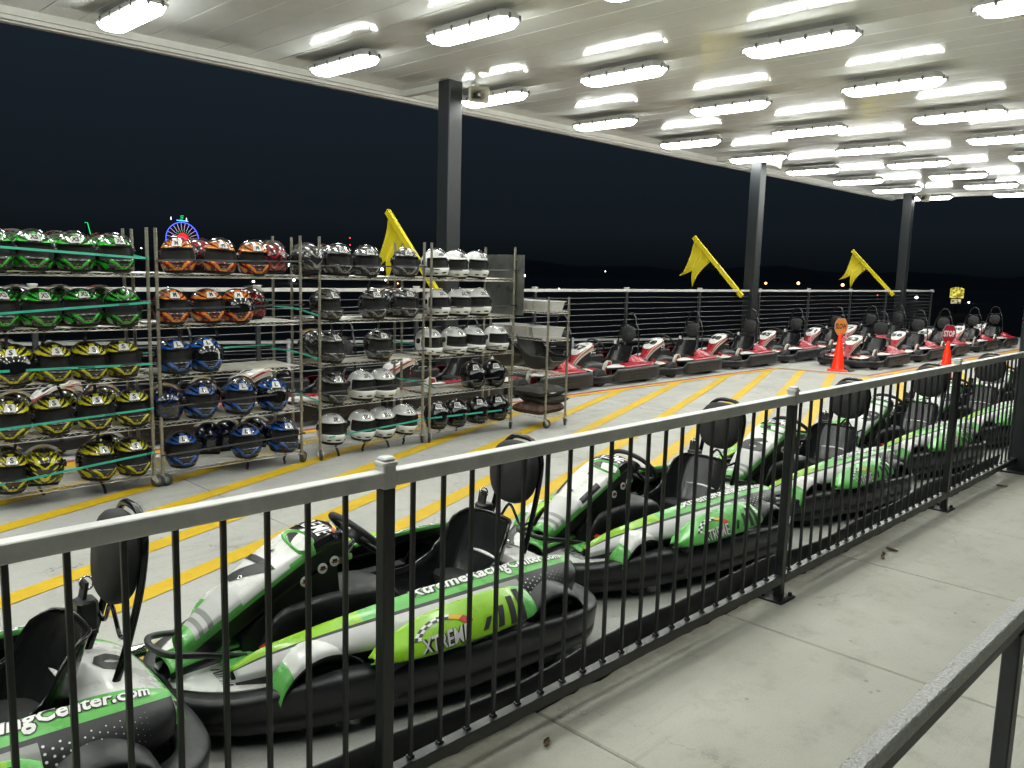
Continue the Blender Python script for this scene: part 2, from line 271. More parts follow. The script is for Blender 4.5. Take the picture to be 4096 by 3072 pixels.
# ---------------------------------------------------------------- mesh helpers
class MB:
    """collects vertices and faces with material slots, then becomes ONE mesh"""
    def __init__(s): s.v = []; s.f = []; s.mi = []; s.mats = []; s.sm = []
    def slot(s, m):
        if m not in s.mats: s.mats.append(m)
        return s.mats.index(m)
    def add(s, verts, faces, m, smooth=False):
        o = len(s.v); s.v.extend([tuple(map(float, p)) for p in verts]); k = s.slot(m)
        for f in faces:
            s.f.append(tuple(i + o for i in f)); s.mi.append(k); s.sm.append(smooth)
        return s
    def box(s, lo, hi, m):
        x0, y0, z0 = lo; x1, y1, z1 = hi
        v = [(x0,y0,z0),(x1,y0,z0),(x1,y1,z0),(x0,y1,z0),(x0,y0,z1),(x1,y0,z1),(x1,y1,z1),(x0,y1,z1)]
        return s.add(v, [(3,2,1,0),(4,5,6,7),(0,1,5,4),(1,2,6,5),(2,3,7,6),(3,0,4,7)], m)
    def cbox(s, lo, hi, m, c=0.004):
        """box with chamfered vertical and top edges"""
        x0, y0, z0 = lo; x1, y1, z1 = hi
        def ring(i, z): return [(x0+c+i,y0+i,z),(x1-c-i,y0+i,z),(x1-i,y0+c+i,z),(x1-i,y1-c-i,z),(x1-c-i,y1-i,z),(x0+c+i,y1-i,z),(x0+i,y1-c-i,z),(x0+i,y0+c+i,z)]
        v = ring(c*.6, z0) + ring(0, z0+c*.6) + ring(0, z1-c*.6) + ring(c*.6, z1); f = [tuple(range(7,-1,-1)), tuple(range(24,32))]
        for r in range(3):
            for i in range(8): j = (i+1) % 8; f.append((r*8+i, r*8+j, r*8+8+j, r*8+8+i))
        return s.add(v, f, m)
    def cyl(s, p0, p1, r0, m, n=10, r1=None, smooth=True, cap=True):
        p0 = Vector(p0); p1 = Vector(p1); d = (p1 - p0).normalized(); r1 = r0 if r1 is None else r1
        a = d.orthogonal().normalized(); b = d.cross(a)
        v = []
        for p, r in ((p0, r0), (p1, r1)):
            for i in range(n):
                t = 2*PI*i/n; v.append(p + a*(r*math.cos(t)) + b*(r*math.sin(t)))
        s.add(v, [(i, (i+1) % n, n+(i+1) % n, n+i) for i in range(n)], m, smooth)
        if cap: s.add(v, [tuple(range(n-1,-1,-1)), tuple(range(n, 2*n))], m)
        return s
    def tube(s, path, r, m, n=8, closed=False, flat=None):
        P = [Vector(p) for p in path]; k = len(P); v = []
        up = None
        for i, p in enumerate(P):
            if closed: t = P[(i+1) % k] - P[i-1]
            else: t = P[min(i+1, k-1)] - P[max(i-1, 0)]
            t = t.normalized() if t.length > 1e-9 else Vector((0,0,1))
            if up is None: up = t.orthogonal().normalized()
            up = (up - t*up.dot(t)); up = up.normalized() if up.length > 1e-6 else t.orthogonal().normalized()
            b = t.cross(up)
            for j in range(n):
                a = 2*PI*j/n; v.append(p + up*(r*math.cos(a)) + b*(r*math.sin(a)))
        f = []
        for i in range(k if closed else k-1):
            o, q = i*n, ((i+1) % k)*n
            for j in range(n): f.append((o+j, o+(j+1) % n, q+(j+1) % n, q+j))
        s.add(v, f, m, True)
        if not closed: s.add(v, [tuple(range(n-1,-1,-1)), tuple(range((k-1)*n, k*n))], m)
        return s
    def lathe(s, prof, m, n=20, axis='z', o=(0,0,0)):
        v = []
        for (r, h) in prof:
            for i in range(n):
                a = 2*PI*i/n; c, d = r*math.cos(a), r*math.sin(a)
                p = (c, d, h) if axis == 'z' else ((c, h, d) if axis == 'y' else (h, c, d))
                v.append((p[0]+o[0], p[1]+o[1], p[2]+o[2]))
        f = []
        for k in range(len(prof)-1):
            for i in range(n): j = (i+1) % n; f.append((k*n+i, k*n+j, k*n+n+j, k*n+n+i))
        return s.add(v, f, m, True)
    def prism(s, pts, z0, z1, m, axis='z', o=0):
        """outline extruded along an axis"""
        def mk(p, h): return (p[0], p[1], h) if axis == 'z' else ((p[0], h, p[1]) if axis == 'y' else (h, p[0], p[1]))
        n = len(pts); v = [mk(p, z0) for p in pts] + [mk(p, z1) for p in pts]
        return s.add(v, [tuple(range(n-1,-1,-1)), tuple(range(n, 2*n))] + [(i, (i+1) % n, n+(i+1) % n, n+i) for i in range(n)], m)
    def grid(s, P, mfn, thick=0.0, closed_u=False, smooth=True):
        """P: (nu,nv,3) array; mfn(u,v) names the face material; thick > 0 gives the sheet a back"""
        P = np.asarray(P); nu, nv = P.shape[:2]; base = len(s.v)
        s.v.extend([tuple(map(float, p)) for p in P.reshape(-1, 3)])
        rng = nu if closed_u else nu-1
        for i in range(rng):
            ii = (i+1) % nu
            for j in range(nv-1):
                m = mfn((i+.5)/rng, (j+.5)/(nv-1)) if callable(mfn) else mfn
                if m is None: continue
                s.f.append((base+i*nv+j, base+ii*nv+j, base+ii*nv+j+1, base+i*nv+j+1)); s.mi.append(s.slot(m)); s.sm.append(smooth)
        if thick:
            N = normals(P); Q = P - N*thick; b2 = len(s.v)
            s.v.extend([tuple(map(float, p)) for p in Q.reshape(-1, 3)])
            mb = mfn(.5, .5) if callable(mfn) else mfn
            def face(a, k): s.f.append(a); s.mi.append(k); s.sm.append(False)
            for i in range(rng):
                ii = (i+1) % nu
                for j in range(nv-1):
                    m = mfn((i+.5)/rng, (j+.5)/(nv-1)) if callable(mfn) else mfn
                    if m is None: continue
                    s.f.append((b2+i*nv+j+1, b2+ii*nv+j+1, b2+ii*nv+j, b2+i*nv+j)); s.mi.append(s.slot(m)); s.sm.append(smooth)
            for j in range(nv-1):
                for i in ((0, nu-1) if not closed_u else ()):
                    m = mfn(0.01 if i == 0 else .99, (j+.5)/(nv-1)) if callable(mfn) else mfn
                    if m: face((base+i*nv+j, base+i*nv+j+1, b2+i*nv+j+1, b2+i*nv+j), s.slot(m))
            for i in range(rng):
                ii = (i+1) % nu
                for j in (0, nv-1):
                    m = mfn((i+.5)/rng, .01 if j == 0 else .99) if callable(mfn) else mfn
                    if m: face((base+i*nv+j, base+ii*nv+j, b2+ii*nv+j, b2+i*nv+j), s.slot(m))
        return s
    def mesh(s, name):
        me = bpy.data.meshes.new(name); me.from_pydata(s.v, [], s.f)
        for m in s.mats: me.materials.append(m)
        me.polygons.foreach_set('material_index', s.mi); me.polygons.foreach_set('use_smooth', s.sm)
        me.update(); return me

def normals(P):
    du = np.gradient(P, axis=0); dv = np.gradient(P, axis=1)
    N = np.cross(du, dv); l = np.linalg.norm(N, axis=2, keepdims=True); return N / np.maximum(l, 1e-9)

def cr1(A, n, closed=False):
    """Catmull-Rom through the rows of A, resampled to n rows"""
    A = np.asarray(A, float); k = len(A)
    t = np.linspace(0, k if closed else k-1, n, endpoint=not closed); i = np.floor(t).astype(int)
    if not closed: i = np.minimum(i, k-2)
    f = (t - i).reshape((-1,) + (1,)*(A.ndim-1))
    if closed: p0, p1, p2, p3 = A[(i-1) % k], A[i % k], A[(i+1) % k], A[(i+2) % k]
    else:
        E = np.concatenate([[2*A[0]-A[1]], A, [2*A[-1]-A[-2]]]); p0, p1, p2, p3 = E[i], E[i+1], E[i+2], E[i+3]
    return 0.5*((2*p1) + (p2-p0)*f + (2*p0-5*p1+4*p2-p3)*f**2 + (3*p1-p0-3*p2+p3)*f**3)

def patch(ctrl, nu, nv, closed_u=False):
    A = cr1(np.asarray(ctrl, float), nu, closed_u)
    return np.transpose(cr1(np.transpose(A, (1, 0, 2)), nv), (1, 0, 2))

def samp(P, u, v):
    """bilinear point and normal on a grid"""
    nu, nv = P.shape[:2]; a = min(max(u, 0), 1)*(nu-1); b = min(max(v, 0), 1)*(nv-1)
    i = min(int(a), nu-2); j = min(int(b), nv-2); fa, fb = a-i, b-j
    p = (P[i,j]*(1-fa)+P[i+1,j]*fa)*(1-fb) + (P[i,j+1]*(1-fa)+P[i+1,j+1]*fa)*fb
    n = np.cross(P[i+1,j]-P[i,j], P[i,j+1]-P[i,j]); return p, n/max(np.linalg.norm(n), 1e-9)

_txt = {}
def text2d(body, bold=0.0, shear=0.0, res=2):
    key = (body, bold, shear, res)
    if key in _txt: return _txt[key]
    c = bpy.data.curves.new('lettering', 'FONT'); c.body = body; c.offset = bold; c.shear = shear; c.resolution_u = res; c.fill_mode = 'FRONT'
    o = bpy.data.objects.new('lettering', c); COL.objects.link(o)
    dg = bpy.context.evaluated_depsgraph_get(); me = o.evaluated_get(dg).to_mesh()
    bm = bmesh.new(); bm.from_mesh(me); bmesh.ops.triangulate(bm, faces=bm.faces[:])
    if len(body) <= 3:
        for _ in range(2): bmesh.ops.subdivide_edges(bm, edges=bm.edges[:], cuts=1, use_grid_fill=True)
        bmesh.ops.triangulate(bm, faces=bm.faces[:])
    bm.verts.index_update(); v = np.array([p.co[:2] for p in bm.verts]); f = [tuple(q.index for q in p.verts) for p in bm.faces]; bm.free()
    o.evaluated_get(dg).to_mesh_clear(); bpy.data.objects.remove(o); bpy.data.curves.remove(c)
    lo, hi = v.min(0), v.max(0); w = (hi-lo)
    _txt[key] = ((v-lo)/w, f, w[0]/w[1]); return _txt[key]

def text_on(mb, body, fn, m, bold=0.02, shear=0.0, off=0.003, grow=0.0, res=2):
    """letters laid on a surface: fn(s,t) -> point, normal with s,t in 0..1"""
    v, f, asp = text2d(body, bold, shear, res); P = []
    for s, t in v:
        p, n = fn(s, t); P.append(np.asarray(p) + np.asarray(n)*off)
    mb.add(P, f, m)

def obj(name, mesh, parent=None, loc=None, rot=None, **props):
    if isinstance(mesh, MB): mesh = mesh.mesh(name)
    o = bpy.data.objects.new(name, mesh); COL.objects.link(o)
    if parent is not None: o.parent = parent
    if loc is not None: o.location = loc
    if rot is not None: o.rotation_euler = rot
    for k, v in props.items(): o[k] = v
    return o
def thing(name, label, cat, loc=(0,0,0), rz=0.0, group=None):
    o = bpy.data.objects.new(name, None); COL.objects.link(o); o.empty_display_size = 0.1
    o.location = loc; o.rotation_euler = (0, 0, rz); o['label'] = label; o['category'] = cat
    if group: o['group'] = group
    return o
def tag(o, label, cat, group=None):
    o['label'] = label; o['category'] = cat
    if group: o['group'] = group
    return o
def struct(name, mesh, **k): return obj(name, mesh, kind='structure', **k)
def kids(o): return [c for c in COL.objects if c.parent == o] if False else list(o.children)
def copy_tree(o, parent=None, skip=()):
    c = o.copy(); COL.objects.link(c)
    if parent is not None: c.parent = parent
    for ch in CH.get(o.name, []):
        if ch.name.split('.')[0] in skip: continue
        copy_tree(ch, c)
    return c
CH = {}
def index_children(root):
    """remember a prototype's tree once, so copies need no scene lookups"""
    CH[root.name] = list(root.children)
    for c in CH[root.name]: index_children(c)

# ================================================================ THE SETTING
struct('ground', MB().add([(-1500,-1500,-4.2),(1500,-1500,-4.2),(1500,1500,-4.2),(-1500,1500,-4.2)], [(0,1,2,3)], MT['asphalt']))

# low wooded hills far off: an uneven black skyline
hv = []; NH = 360
for i in range(NH+1):
    a = 2*PI*i/NH
    z = 8 + 7*math.sin(3*a+1) + 5*math.sin(7*a+2) + 3*math.sin(17*a) + 2*math.sin(41*a+.5) + rnd.uniform(-1.2, 1.2)
    ca, sa = math.cos(a), math.sin(a); hv.append([(780*ca, 780*sa, -4.3), (860*ca, 860*sa, max(1.5, z)*.55), (960*ca, 960*sa, max(2.5, z)), (1200*ca, 1200*sa, max(2, z)*.8), (1400*ca, 1400*sa, -4.3)])
struct('hills', MB().grid(np.array(hv), MT['asphalt']))

# walkway: slabs with open joints on a dark sub-base
walk = struct('walkway', MB().box((-6, -4.0, -0.35), (8.6, 1.93, -0.10), MT['blk_matt']))
jx = [-6.0] + [2.11 - 1.255*k for k in range(6, 0, -1)] + [2.11, 3.42, 4.685, 5.905, 7.14, 8.6]
for a, b in zip(jx[:-1], jx[1:]):
    m = MB(); g = 0.0035; c = 0.006
    x0, x1, y0, y1 = a+g, b-g, -4.0, 1.93
    # broken, slightly uneven long edge towards the fence
    n = 26; edge = [(x0+(x1-x0)*i/n, y1 - abs(rnd.gauss(0, 0.006))) for i in range(n+1)]
    top = [(x0+c, y0, 0), (x1-c, y0, 0)] + [(min(max(x, x0+c), x1-c), y-c, 0) for x, y in edge[::-1]]
    mid = [(x0, y0, -c), (x1, y0, -c)] + [(x, y, -c) for x, y in edge[::-1]]
    bot = [(p[0], p[1], -0.1) for p in mid]; k = len(top)
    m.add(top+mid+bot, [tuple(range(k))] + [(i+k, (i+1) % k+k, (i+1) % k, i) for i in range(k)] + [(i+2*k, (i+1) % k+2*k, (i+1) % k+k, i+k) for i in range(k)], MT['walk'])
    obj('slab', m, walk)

# pit floor slabs
pit = struct('pit_floor', MB().box((-9, 1.95, -0.5), (31, 10.3, -0.20), MT['blk_matt']))
px = [-9.0] + [2.745+3.08*k for k in range(-3, 10)]
for a, b in zip(px[:-1], px[1:]):
    for y0, y1 in ((1.95, 10.3),):
        m = MB(); g = 0.0022; c = 0.004
        v = [(a+g+c,y0,ZP),(b-g-c,y0,ZP),(b-g-c,y1,ZP),(a+g+c,y1,ZP),(a+g,y0,ZP-c),(b-g,y0,ZP-c),(b-g,y1,ZP-c),(a+g,y1,ZP-c),(a+g,y0,-.2),(b-g,y0,-.2),(b-g,y1,-.2),(a+g,y1,-.2)]
        m.add(v, [(0,1,2,3)] + [(i+4,(i+1)%4+4,(i+1)%4,i) for i in range(4)] + [(i+8,(i+1)%4+8,(i+1)%4+4,i+4) for i in range(4)], MT['pit'])
        obj('slab', m, pit)
# painted diagonal stripes and lane lines, thin sheets on the slabs
ZL = ZP + 0.004
def sheet(name, pts, m, z=ZL):
    obj(name, MB().add([(x, y, z) for x, y in pts], [tuple(range(len(pts)))], m), pit)
def wob(): return rnd.uniform(-0.012, 0.012)
for k in range(-14, 6):
    I = 5.74 + 0.583*k; w = 0.072
    X = lambda y, s: 4 + (y - I + s*w)/0.39
    yl, yh = 3.45, 7.37
    if X(yh, 0) > 14.6:
        yh = 5.74
        if X(yh, 0) < 14.9: yh = I + 0.39*(14.72-4)
    if X(yh, 0) < -7 or X(yl, 0) > 29: continue
    sheet('stripe', [(X(yl,1)+wob(), yl), (X(yl,-1)+wob(), yl), (X(yh,-1)+wob(), yh), (X(yh,1)+wob(), yh)][::-1] if False else [(X(yl,-1), yl), (X(yl,1), yl), (X(yh,1), yh), (X(yh,-1), yh)], MT['yellow_line'])
sheet('lane_line', [(-7, 7.375), (14.62, 7.375), (14.58, 7.47), (-7, 7.47)], MT['orange_line'], ZL+.002)
sheet('lane_line', [(-7, 7.472), (14.57, 7.472), (14.52, 7.555), (-7, 7.555)], MT['red_line'], ZL+.002)
sheet('lane_line', [(14.90, 5.745), (14.955, 5.84), (14.66, 7.43), (14.60, 7.40)], MT['orange_line'], ZL+.002)
sheet('lane_line', [(14.957, 5.842), (15.01, 5.93), (14.70, 7.50), (14.662, 7.44)], MT['red_line'], ZL+.002)
sheet('lane_line', [(14.90, 5.743), (30, 5.743), (30, 5.838), (14.957, 5.838)], MT['orange_line'], ZL+.004)
sheet('lane_line', [(14.96, 5.841), (30, 5.841), (30, 5.925), (15.01, 5.925)], MT['red_line'], ZL+.004)

# ---------------------------------------------------------------- canopy
can = thing('canopy', 'white flat canopy roof with seamed glossy ceiling panels over the kart pit', 'canopy', (0, 0, 0))
CX0, CX1, CY0, CY1, CZ = -7.2, 27.3, 0.75, 10.38, 4.22
pm = MB(); w = 0.3955; g = 0.003; c = 0.005
v = [(g+c,CY0,0),(w-g-c,CY0,0),(w-g-c,CY1,0),(g+c,CY1,0),(g,CY0,c),(w-g,CY0,c),(w-g,CY1,c),(g,CY1,c),(g,CY0,.06),(w-g,CY0,.06),(w-g,CY1,.06),(g,CY1,.06)]
pm.add(v, [(3,2,1,0)] + [(i,(i+1)%4,(i+1)%4+4,i+4) for i in range(4)] + [(i+4,(i+1)%4+4,(i+1)%4+8,i+8) for i in range(4)], MT['ceil'])
pmesh = pm.mesh('ceiling_panel')
xs = 4.198 - 0.3955*29
while xs < CX1 - 0.2:
    obj('ceiling_panel', pmesh, can, (xs, 0, CZ)); xs += 0.3955
obj('roof_deck', MB().box((CX0-.15, CY0-.1, CZ+.062), (CX1+.15, CY1+.1, CZ+.30), MT['ceil_trim']), can)
m = MB()   # edge gutter: light inner face, stepped dark underside
for (lo, hi) in (((CX0-.15, CY1-.03, 4.14), (CX1+.15, CY1+.10, CZ+.06)), ((CX0-.15, CY1+.0, 4.095), (CX1+.15, CY1+.03, 4.138)), ((CX0-.15, CY1+.07, 4.08), (CX1+.15, CY1+.16, 4.138))):
    m.box(lo, hi, MT['ceil_trim'])
obj('edge_gutter', m, can)
obj('edge_trim', MB().box((CX1-.02, CY0-.1, 4.12), (CX1+.14, CY1-.04, CZ+.06), MT['ceil_trim']), can)
obj('edge_trim', MB().box((CX0-.1, CY0-.12, 4.12), (CX1-.03, CY0-.02, CZ+.06), MT['ceil_trim']), can)
for cx in (8.0, 16.82, 25.62):
    obj('cross_beam', MB().box((cx-.05, 9.2, 4.13), (cx+.05, CY1-.035, CZ-.002), MT['ceil_trim']), can)

# ---------------------------------------------------------------- columns
def column(x, y, z0, label, s=0.125, z1=CZ-.004):
    t = thing('column', label, 'column', (x, y, z0), 0, 'square steel columns of the canopy')
    m = MB().cbox((-s, -s, 0.012), (s, s, z1-z0), MT['col'], 0.012); obj('shaft', m, t)
    obj('base_plate', MB().cbox((-s-.08, -s-.08, 0), (s+.08, s+.08, 0.016), MT['col'], 0.003), t)
    return t
column(8.0, 9.32, ZP, 'grey square steel column standing behind the white helmet rack')
column(16.82, 9.32, ZP, 'grey square steel column rising behind the red karts, beside the middle yellow flag')
column(25.62, 9.32, ZP, 'grey square steel column at the far end of the cable railing')
column(8.10, 1.765, 0.0, 'dark grey square steel column where the black picket fence ends', 0.13)

# ---------------------------------------------------------------- ceiling lamps
lp = thing('ceiling_lamp', 'white hanging strip lamp with lit diffuser under the canopy ceiling', 'ceiling lamp', (0, 0, 4.04), 0, 'strip lamps hung in rows under the canopy')
def octo(hl, hw, c): return [(-hw+c, -hl), (hw-c, -hl), (hw, -hl+c), (hw, hl-c), (hw-c, hl), (-hw+c, hl), (-hw, hl-c), (-hw, -hl+c)]
def loft_rings(mb, rings, m, caps=(True, True)):
    n = len(rings[0]); v = [p for r in rings for p in r]; f = []
    for k in range(len(rings)-1):
        for i in range(n): j = (i+1) % n; f.append((k*n+i, k*n+j, k*n+n+j, k*n+n+i))
    if caps[0]: f.append(tuple(range(n-1,-1,-1)))
    if caps[1]: f.append(tuple(range((len(rings)-1)*n, len(rings)*n)))
    mb.add(v, f, m)
z3 = lambda pts, z: [(x, y, z) for x, y in pts]
m = MB(); loft_rings(m, [z3(octo(.632,.142,.06),.030), z3(octo(.640,.150,.06),.036), z3(octo(.640,.150,.06),.062), z3(octo(.615,.13,.06),.075), z3(octo(.58,.10,.05),.115)], MT['housing']); obj('housing', m, lp)
m = MB(); loft_rings(m, [z3(octo(.50,.085,.05),-.045), z3(octo(.56,.115,.055),-.03), z3(octo(.605,.130,.055),.015), z3(octo(.615,.134,.055),.034)], MT['diff']); obj('diffuser', m, lp)
for sx in (-1, 1):
    for y in (-.42, -.14, .14, .42):
        obj('clip', MB().box((sx*.147-.009, y-.013, .004), (sx*.147+.009, y+.013, .066), MT['clip']), lp)
for sy in (-1, 1):
    for x in (-.07, .07): obj('clip', MB().box((x-.012, sy*.636-.009, .006), (x+.012, sy*.636+.009, .066), MT['clip']), lp)
    obj('hanger_rod', MB().cyl((0, sy*.36, .10), (0, sy*.36, .1815), .004, MT['cable'], 6), lp)
index_children(lp)
first = True
for i in range(-5, 8):
    for j, y in enumerate((9.12, 6.77, 4.42, 2.08)):
        x = 8.66 + 2.575*i
        if x < -4.5 or x > 27: continue
        o = lp if first else copy_tree(lp); first = False
        o.location = (x, y, 4.04)

# ---------------------------------------------------------------- near picket fence (silver top rail, black pickets)
FY = 1.845; X0F, X1F = -1.95, 7.96
fence = thing('picket_fence', 'black steel picket fence with silver top rail along the walkway edge', 'fence', (0, FY, 0))
posts = [1.365 + 2.43*k for k in (-1, 0, 1, 2)]
segs = []; prev = X0F
for p in posts + [None]:
    segs.append((prev, (p-.0185) if p is not None else X1F)); prev = (p+.0185) if p is not None else None
for a, b in segs:
    if b - a < .05: continue
    obj('top_rail', MB().cbox((a, -.026, .992), (b, .016, 1.036), MT['rail_grey'], .005), fence)
    obj('bottom_rail', MB().cbox((a, -.026, .085), (b, .016, .128), MT['rail_blk'], .004), fence)
pic = MB().cbox((-.0068, -.0068, .124), (.0068, .0068, .995), MT['rail_blk'], .002)
pic.cbox((-.0105, -.0105, .126), (.0105, .0105, .135), MT['rail_blk'], .002).cbox((-.0095, -.0095, .987), (.0095, .0095, .994), MT['rail_blk'], .002)
pic = pic.mesh('picket')
for k in range(-31, 60):
    x = 1.35 + 0.1157*k
    if x < X0F+.03 or x > X1F-.03: continue
    if min(abs(x-p) for p in posts) < .04: continue
    obj('picket', pic, fence, (x, 0, 0), (0, 0, rnd.uniform(-.02, .02)))
for p in posts:
    g = obj('post', MB().cbox((-.0205, -.0255, .011), (.0205, .0155, .985), MT['rail_blk'], .004), fence, (p, 0, 0))
    m = MB().cbox((-.0215, -.0265, .9855), (.0215, .0165, 1.052), MT['rail_grey'], .004); m.cbox((-.0255, -.0305, 1.05), (.0255, .0205, 1.064), MT['rail_grey'], .005); m.cbox((-.021, -.026, 1.062), (.021, .016, 1.075), MT['rail_grey'], .007)
    obj('cap', m, g)
    bpt = MB().cbox((-.075, -.06, 0.0), (.075, .07, .011), MT['rail_blk'], .003)
    for sx in (-1, 1):
        for sy in (-1, 1): bpt.cyl((sx*.056, .005+sy*.044, .008), (sx*.056, .005+sy*.044, .026), .010, MT['rail_blk'], 6)
    obj('base_plate', bpt, g)
# wavy rubber skirt on the pit side of the fence
sk = []
for i in range(161):
    x = -1.95 + 9.85*i/160
    wv = .012*math.sin(x*2.3)+.008*math.sin(x*5.1+1)+rnd.uniform(-.002,.002)
    sk.append([(x, 1.965+wv*.8, ZP+.001), (x, 1.955+wv, .06), (x, 1.945+wv*1.3, .150+.4*wv)])
m = MB().grid(np.array(sk), MT['rubber'], .006)
tag(obj('rubber_skirt', m), 'wavy black rubber skirt standing along the foot of the picket fence', 'rubber skirt')

# ---------------------------------------------------------------- low handrail in the near corner
hr = thing('handrail', 'low handrail of hammered grey paint on a dark post near the walkway', 'handrail', (0, 0.55, 0))
obj('rail', MB().cbox((-0.4, -.019, .66), (2.69, .019, .70), MT['hammer'], .005), hr)
obj('rail', MB().cbox((2.652, -1.6, .658), (2.690, -.0195, .699), MT['hammer'], .005), hr)
obj('under_bar', MB().cbox((-0.4, -.016, .628), (2.685, .016, .6595), MT['rail_dk'], .003), hr)
for x in (0.1, 2.60): obj('post', MB().cbox((x-.028, -.022, 0), (x+.028, .022, .6285), MT['rail_dk'], .004), hr)

# ---------------------------------------------------------------- far cable railing
RY = 9.30; RZ = 1.30
rail = thing('cable_railing', 'long grey railing with thin steel cables behind the red karts', 'railing', (0, RY, ZP))
rp = [1.82 - 2.45 + 2.45*k for k in range(-3, 12)]
rp = [4.97 + 2.44*k for k in range(-5, 9)] + [28.2]
RT = RZ - ZP
segs = [(-8, 7.873), (8.127, 16.693), (16.947, 25.493), (25.747, 28.2)]
for a, b in segs:
    obj('top_rail', MB().cbox((a, -.03, RT-.045), (b, .03, RT), MT['rail_grey'], .005), rail)
    obj('bottom_rail', MB().cbox((a, -.02, .14), (b, .02, .18), MT['rail_dk'], .004), rail)
    for k in range(10):
        z = RT - .15 - k*.1007; n = max(2, int((b-a)/1.2))
        sag = [(a+(b-a)*i/n, 0, z + .006*math.sin(i*2.1+k)*(1 if 0 < i < n else 0)) for i in range(n+1)]
        obj('cable', MB().tube(sag, .0045, MT['cable'], 6), rail)
pst = MB().cbox((-.025, -.025, 0), (.025, .025, RT-.046), MT['rail_dk'], .004).mesh('post')
cp = MB().cbox((-.034, -.034, RT-.05), (.034, .034, RT+.02), MT['rail_grey'], .006).cbox((-.04, -.04, RT+.018), (.04, .04, RT+.034), MT['rail_grey'], .006).mesh('cap')
for x in rp:
    if min(abs(x-c) for c in (8.0, 16.82, 25.62)) < .2: continue
    p = obj('post', pst, rail, (x, 0, 0)); obj('cap', cp, p)
# return of the railing at its far end
obj('top_rail', MB().cbox((28.2, -.05, RT-.045), (28.26, 1.1, RT), MT['rail_grey'], .005), rail)
for k in range(10): obj('cable', MB().cyl((28.22, 0, RT-.15-k*.1007), (28.22, 1.1, RT-.15-k*.1007), .0045, MT['cable'], 6), rail)

# lower railing of the ramp beyond
rr = thing('ramp_railing', 'lower pale railing of a ramp sloping down beyond the cable railing', 'railing', (0, 14.0, -4.2))
def zr(x): return 0.45 - 0.0355*x + 4.2
m = MB(); m.add([(-12,-.03,zr(-12)-.05),(30,-.03,zr(30)-.05),(30,.03,zr(30)-.05),(-12,.03,zr(-12)-.05),(-12,-.03,zr(-12)),(30,-.03,zr(30)),(30,.03,zr(30)),(-12,.03,zr(-12))], [(3,2,1,0),(4,5,6,7),(0,1,5,4),(1,2,6,5),(2,3,7,6),(3,0,4,7)], MT['rail_grey'])
obj('top_rail', m, rr)
for k in range(1, 9): obj('cable', MB().cyl((-12, 0, zr(-12)-k*.12), (30, 0, zr(30)-k*.12), .0045, MT['cable'], 6), rr)
for i in range(11):
    x = 4.0 + 4.1*(i-3); obj('post', MB().cbox((x-.03, -.025, 0), (x+.03, .025, zr(x)+.03), MT['rail_grey'], .004), rr)

# ================================================================ RACKS
RFY = 6.27; RD = 0.457
SHELF = [1.505, 1.12, 0.74, 0.372, 0.0]          # shelf tops, world height
_sh = {}
def shelf_meshes(w, d):
    key = (round(w, 3), round(d, 3))
    if key in _sh: return _sh[key]
    r = MB(); mt = MT['chrome']
    c = .012; ring = lambda z: [(c, 0, z), (w-c, 0, z), (w-c, d, z), (c, d, z)]
    for z in (-.003, -.030):
        P = ring(z)
        for i in range(4): r.cyl(P[i], P[(i+1) % 4], .0034, mt, 6, cap=False)
    for (p, q) in (((c,0),(w-c,0)), ((w-c,0),(w-c,d)), ((w-c,d),(c,d)), ((c,d),(c,0))):
        L = math.hypot(q[0]-p[0], q[1]-p[1]); n = max(4, int(L/.042)); n += n % 2
        path = [(p[0]+(q[0]-p[0])*i/n, p[1]+(q[1]-p[1])*i/n, -.004 if i % 2 else -.029) for i in range(n+1)]
        r.tube(path, .0020, mt, 4)
    for (x, y) in ((0,0),(w,0),(w,d),(0,d)):
        r.cyl((x, y, -.036), (x, y, .004), .0175, MT['postzinc'], 10, r1=.0158)
    k = MB(); n = 17
    for i in range(1, n): y = d*i/n; k.cyl((c, y, 0), (w-c, y, 0), .0021, mt, 5, cap=False)
    for i in range(1, 4): x = w*i/4; k.cyl((x, 0, -.005), (x, d, -.005), .003, mt, 5, cap=False)
    _sh[key] = (r.mesh('shelf'), k.mesh('wire_deck')); return _sh[key]
_c = {}
def caster_meshes():
    if _c: return _c['f'], _c['w'], _c['h']
    f = MB(); f.cyl((0,0,.088), (0,0,.125), .011, MT['chrome'], 8); f.cyl((0,0,.080), (0,0,.092), .022, MT['chrome'], 12)
    for s in (-1, 1): f.prism([(-.016,.086),(.018,.086),(.036,.048),(.020,.040),(-.012,.066)], s*.021-.002, s*.021+.002, MT['chrome'], 'y')
    w = MB().lathe([(.012,-.013),(.040,-.013),(.047,-.010),(.050,-.004),(.050,.004),(.047,.010),(.040,.013),(.012,.013)], MT['grey_pl'], 18, 'y', (.024,0,.050))
    h = MB().lathe([(0.001,-.0145),(.022,-.0145),(.026,-.0135),(.026,.0135),(.022,.0145),(.001,.0145)], MT['galv'], 14, 'y', (.024,0,.050))
    _c['f'] = f.mesh('caster'); _c['w'] = w.mesh('wheel'); _c['h'] = h.mesh('hub'); return _c['f'], _c['w'], _c['h']
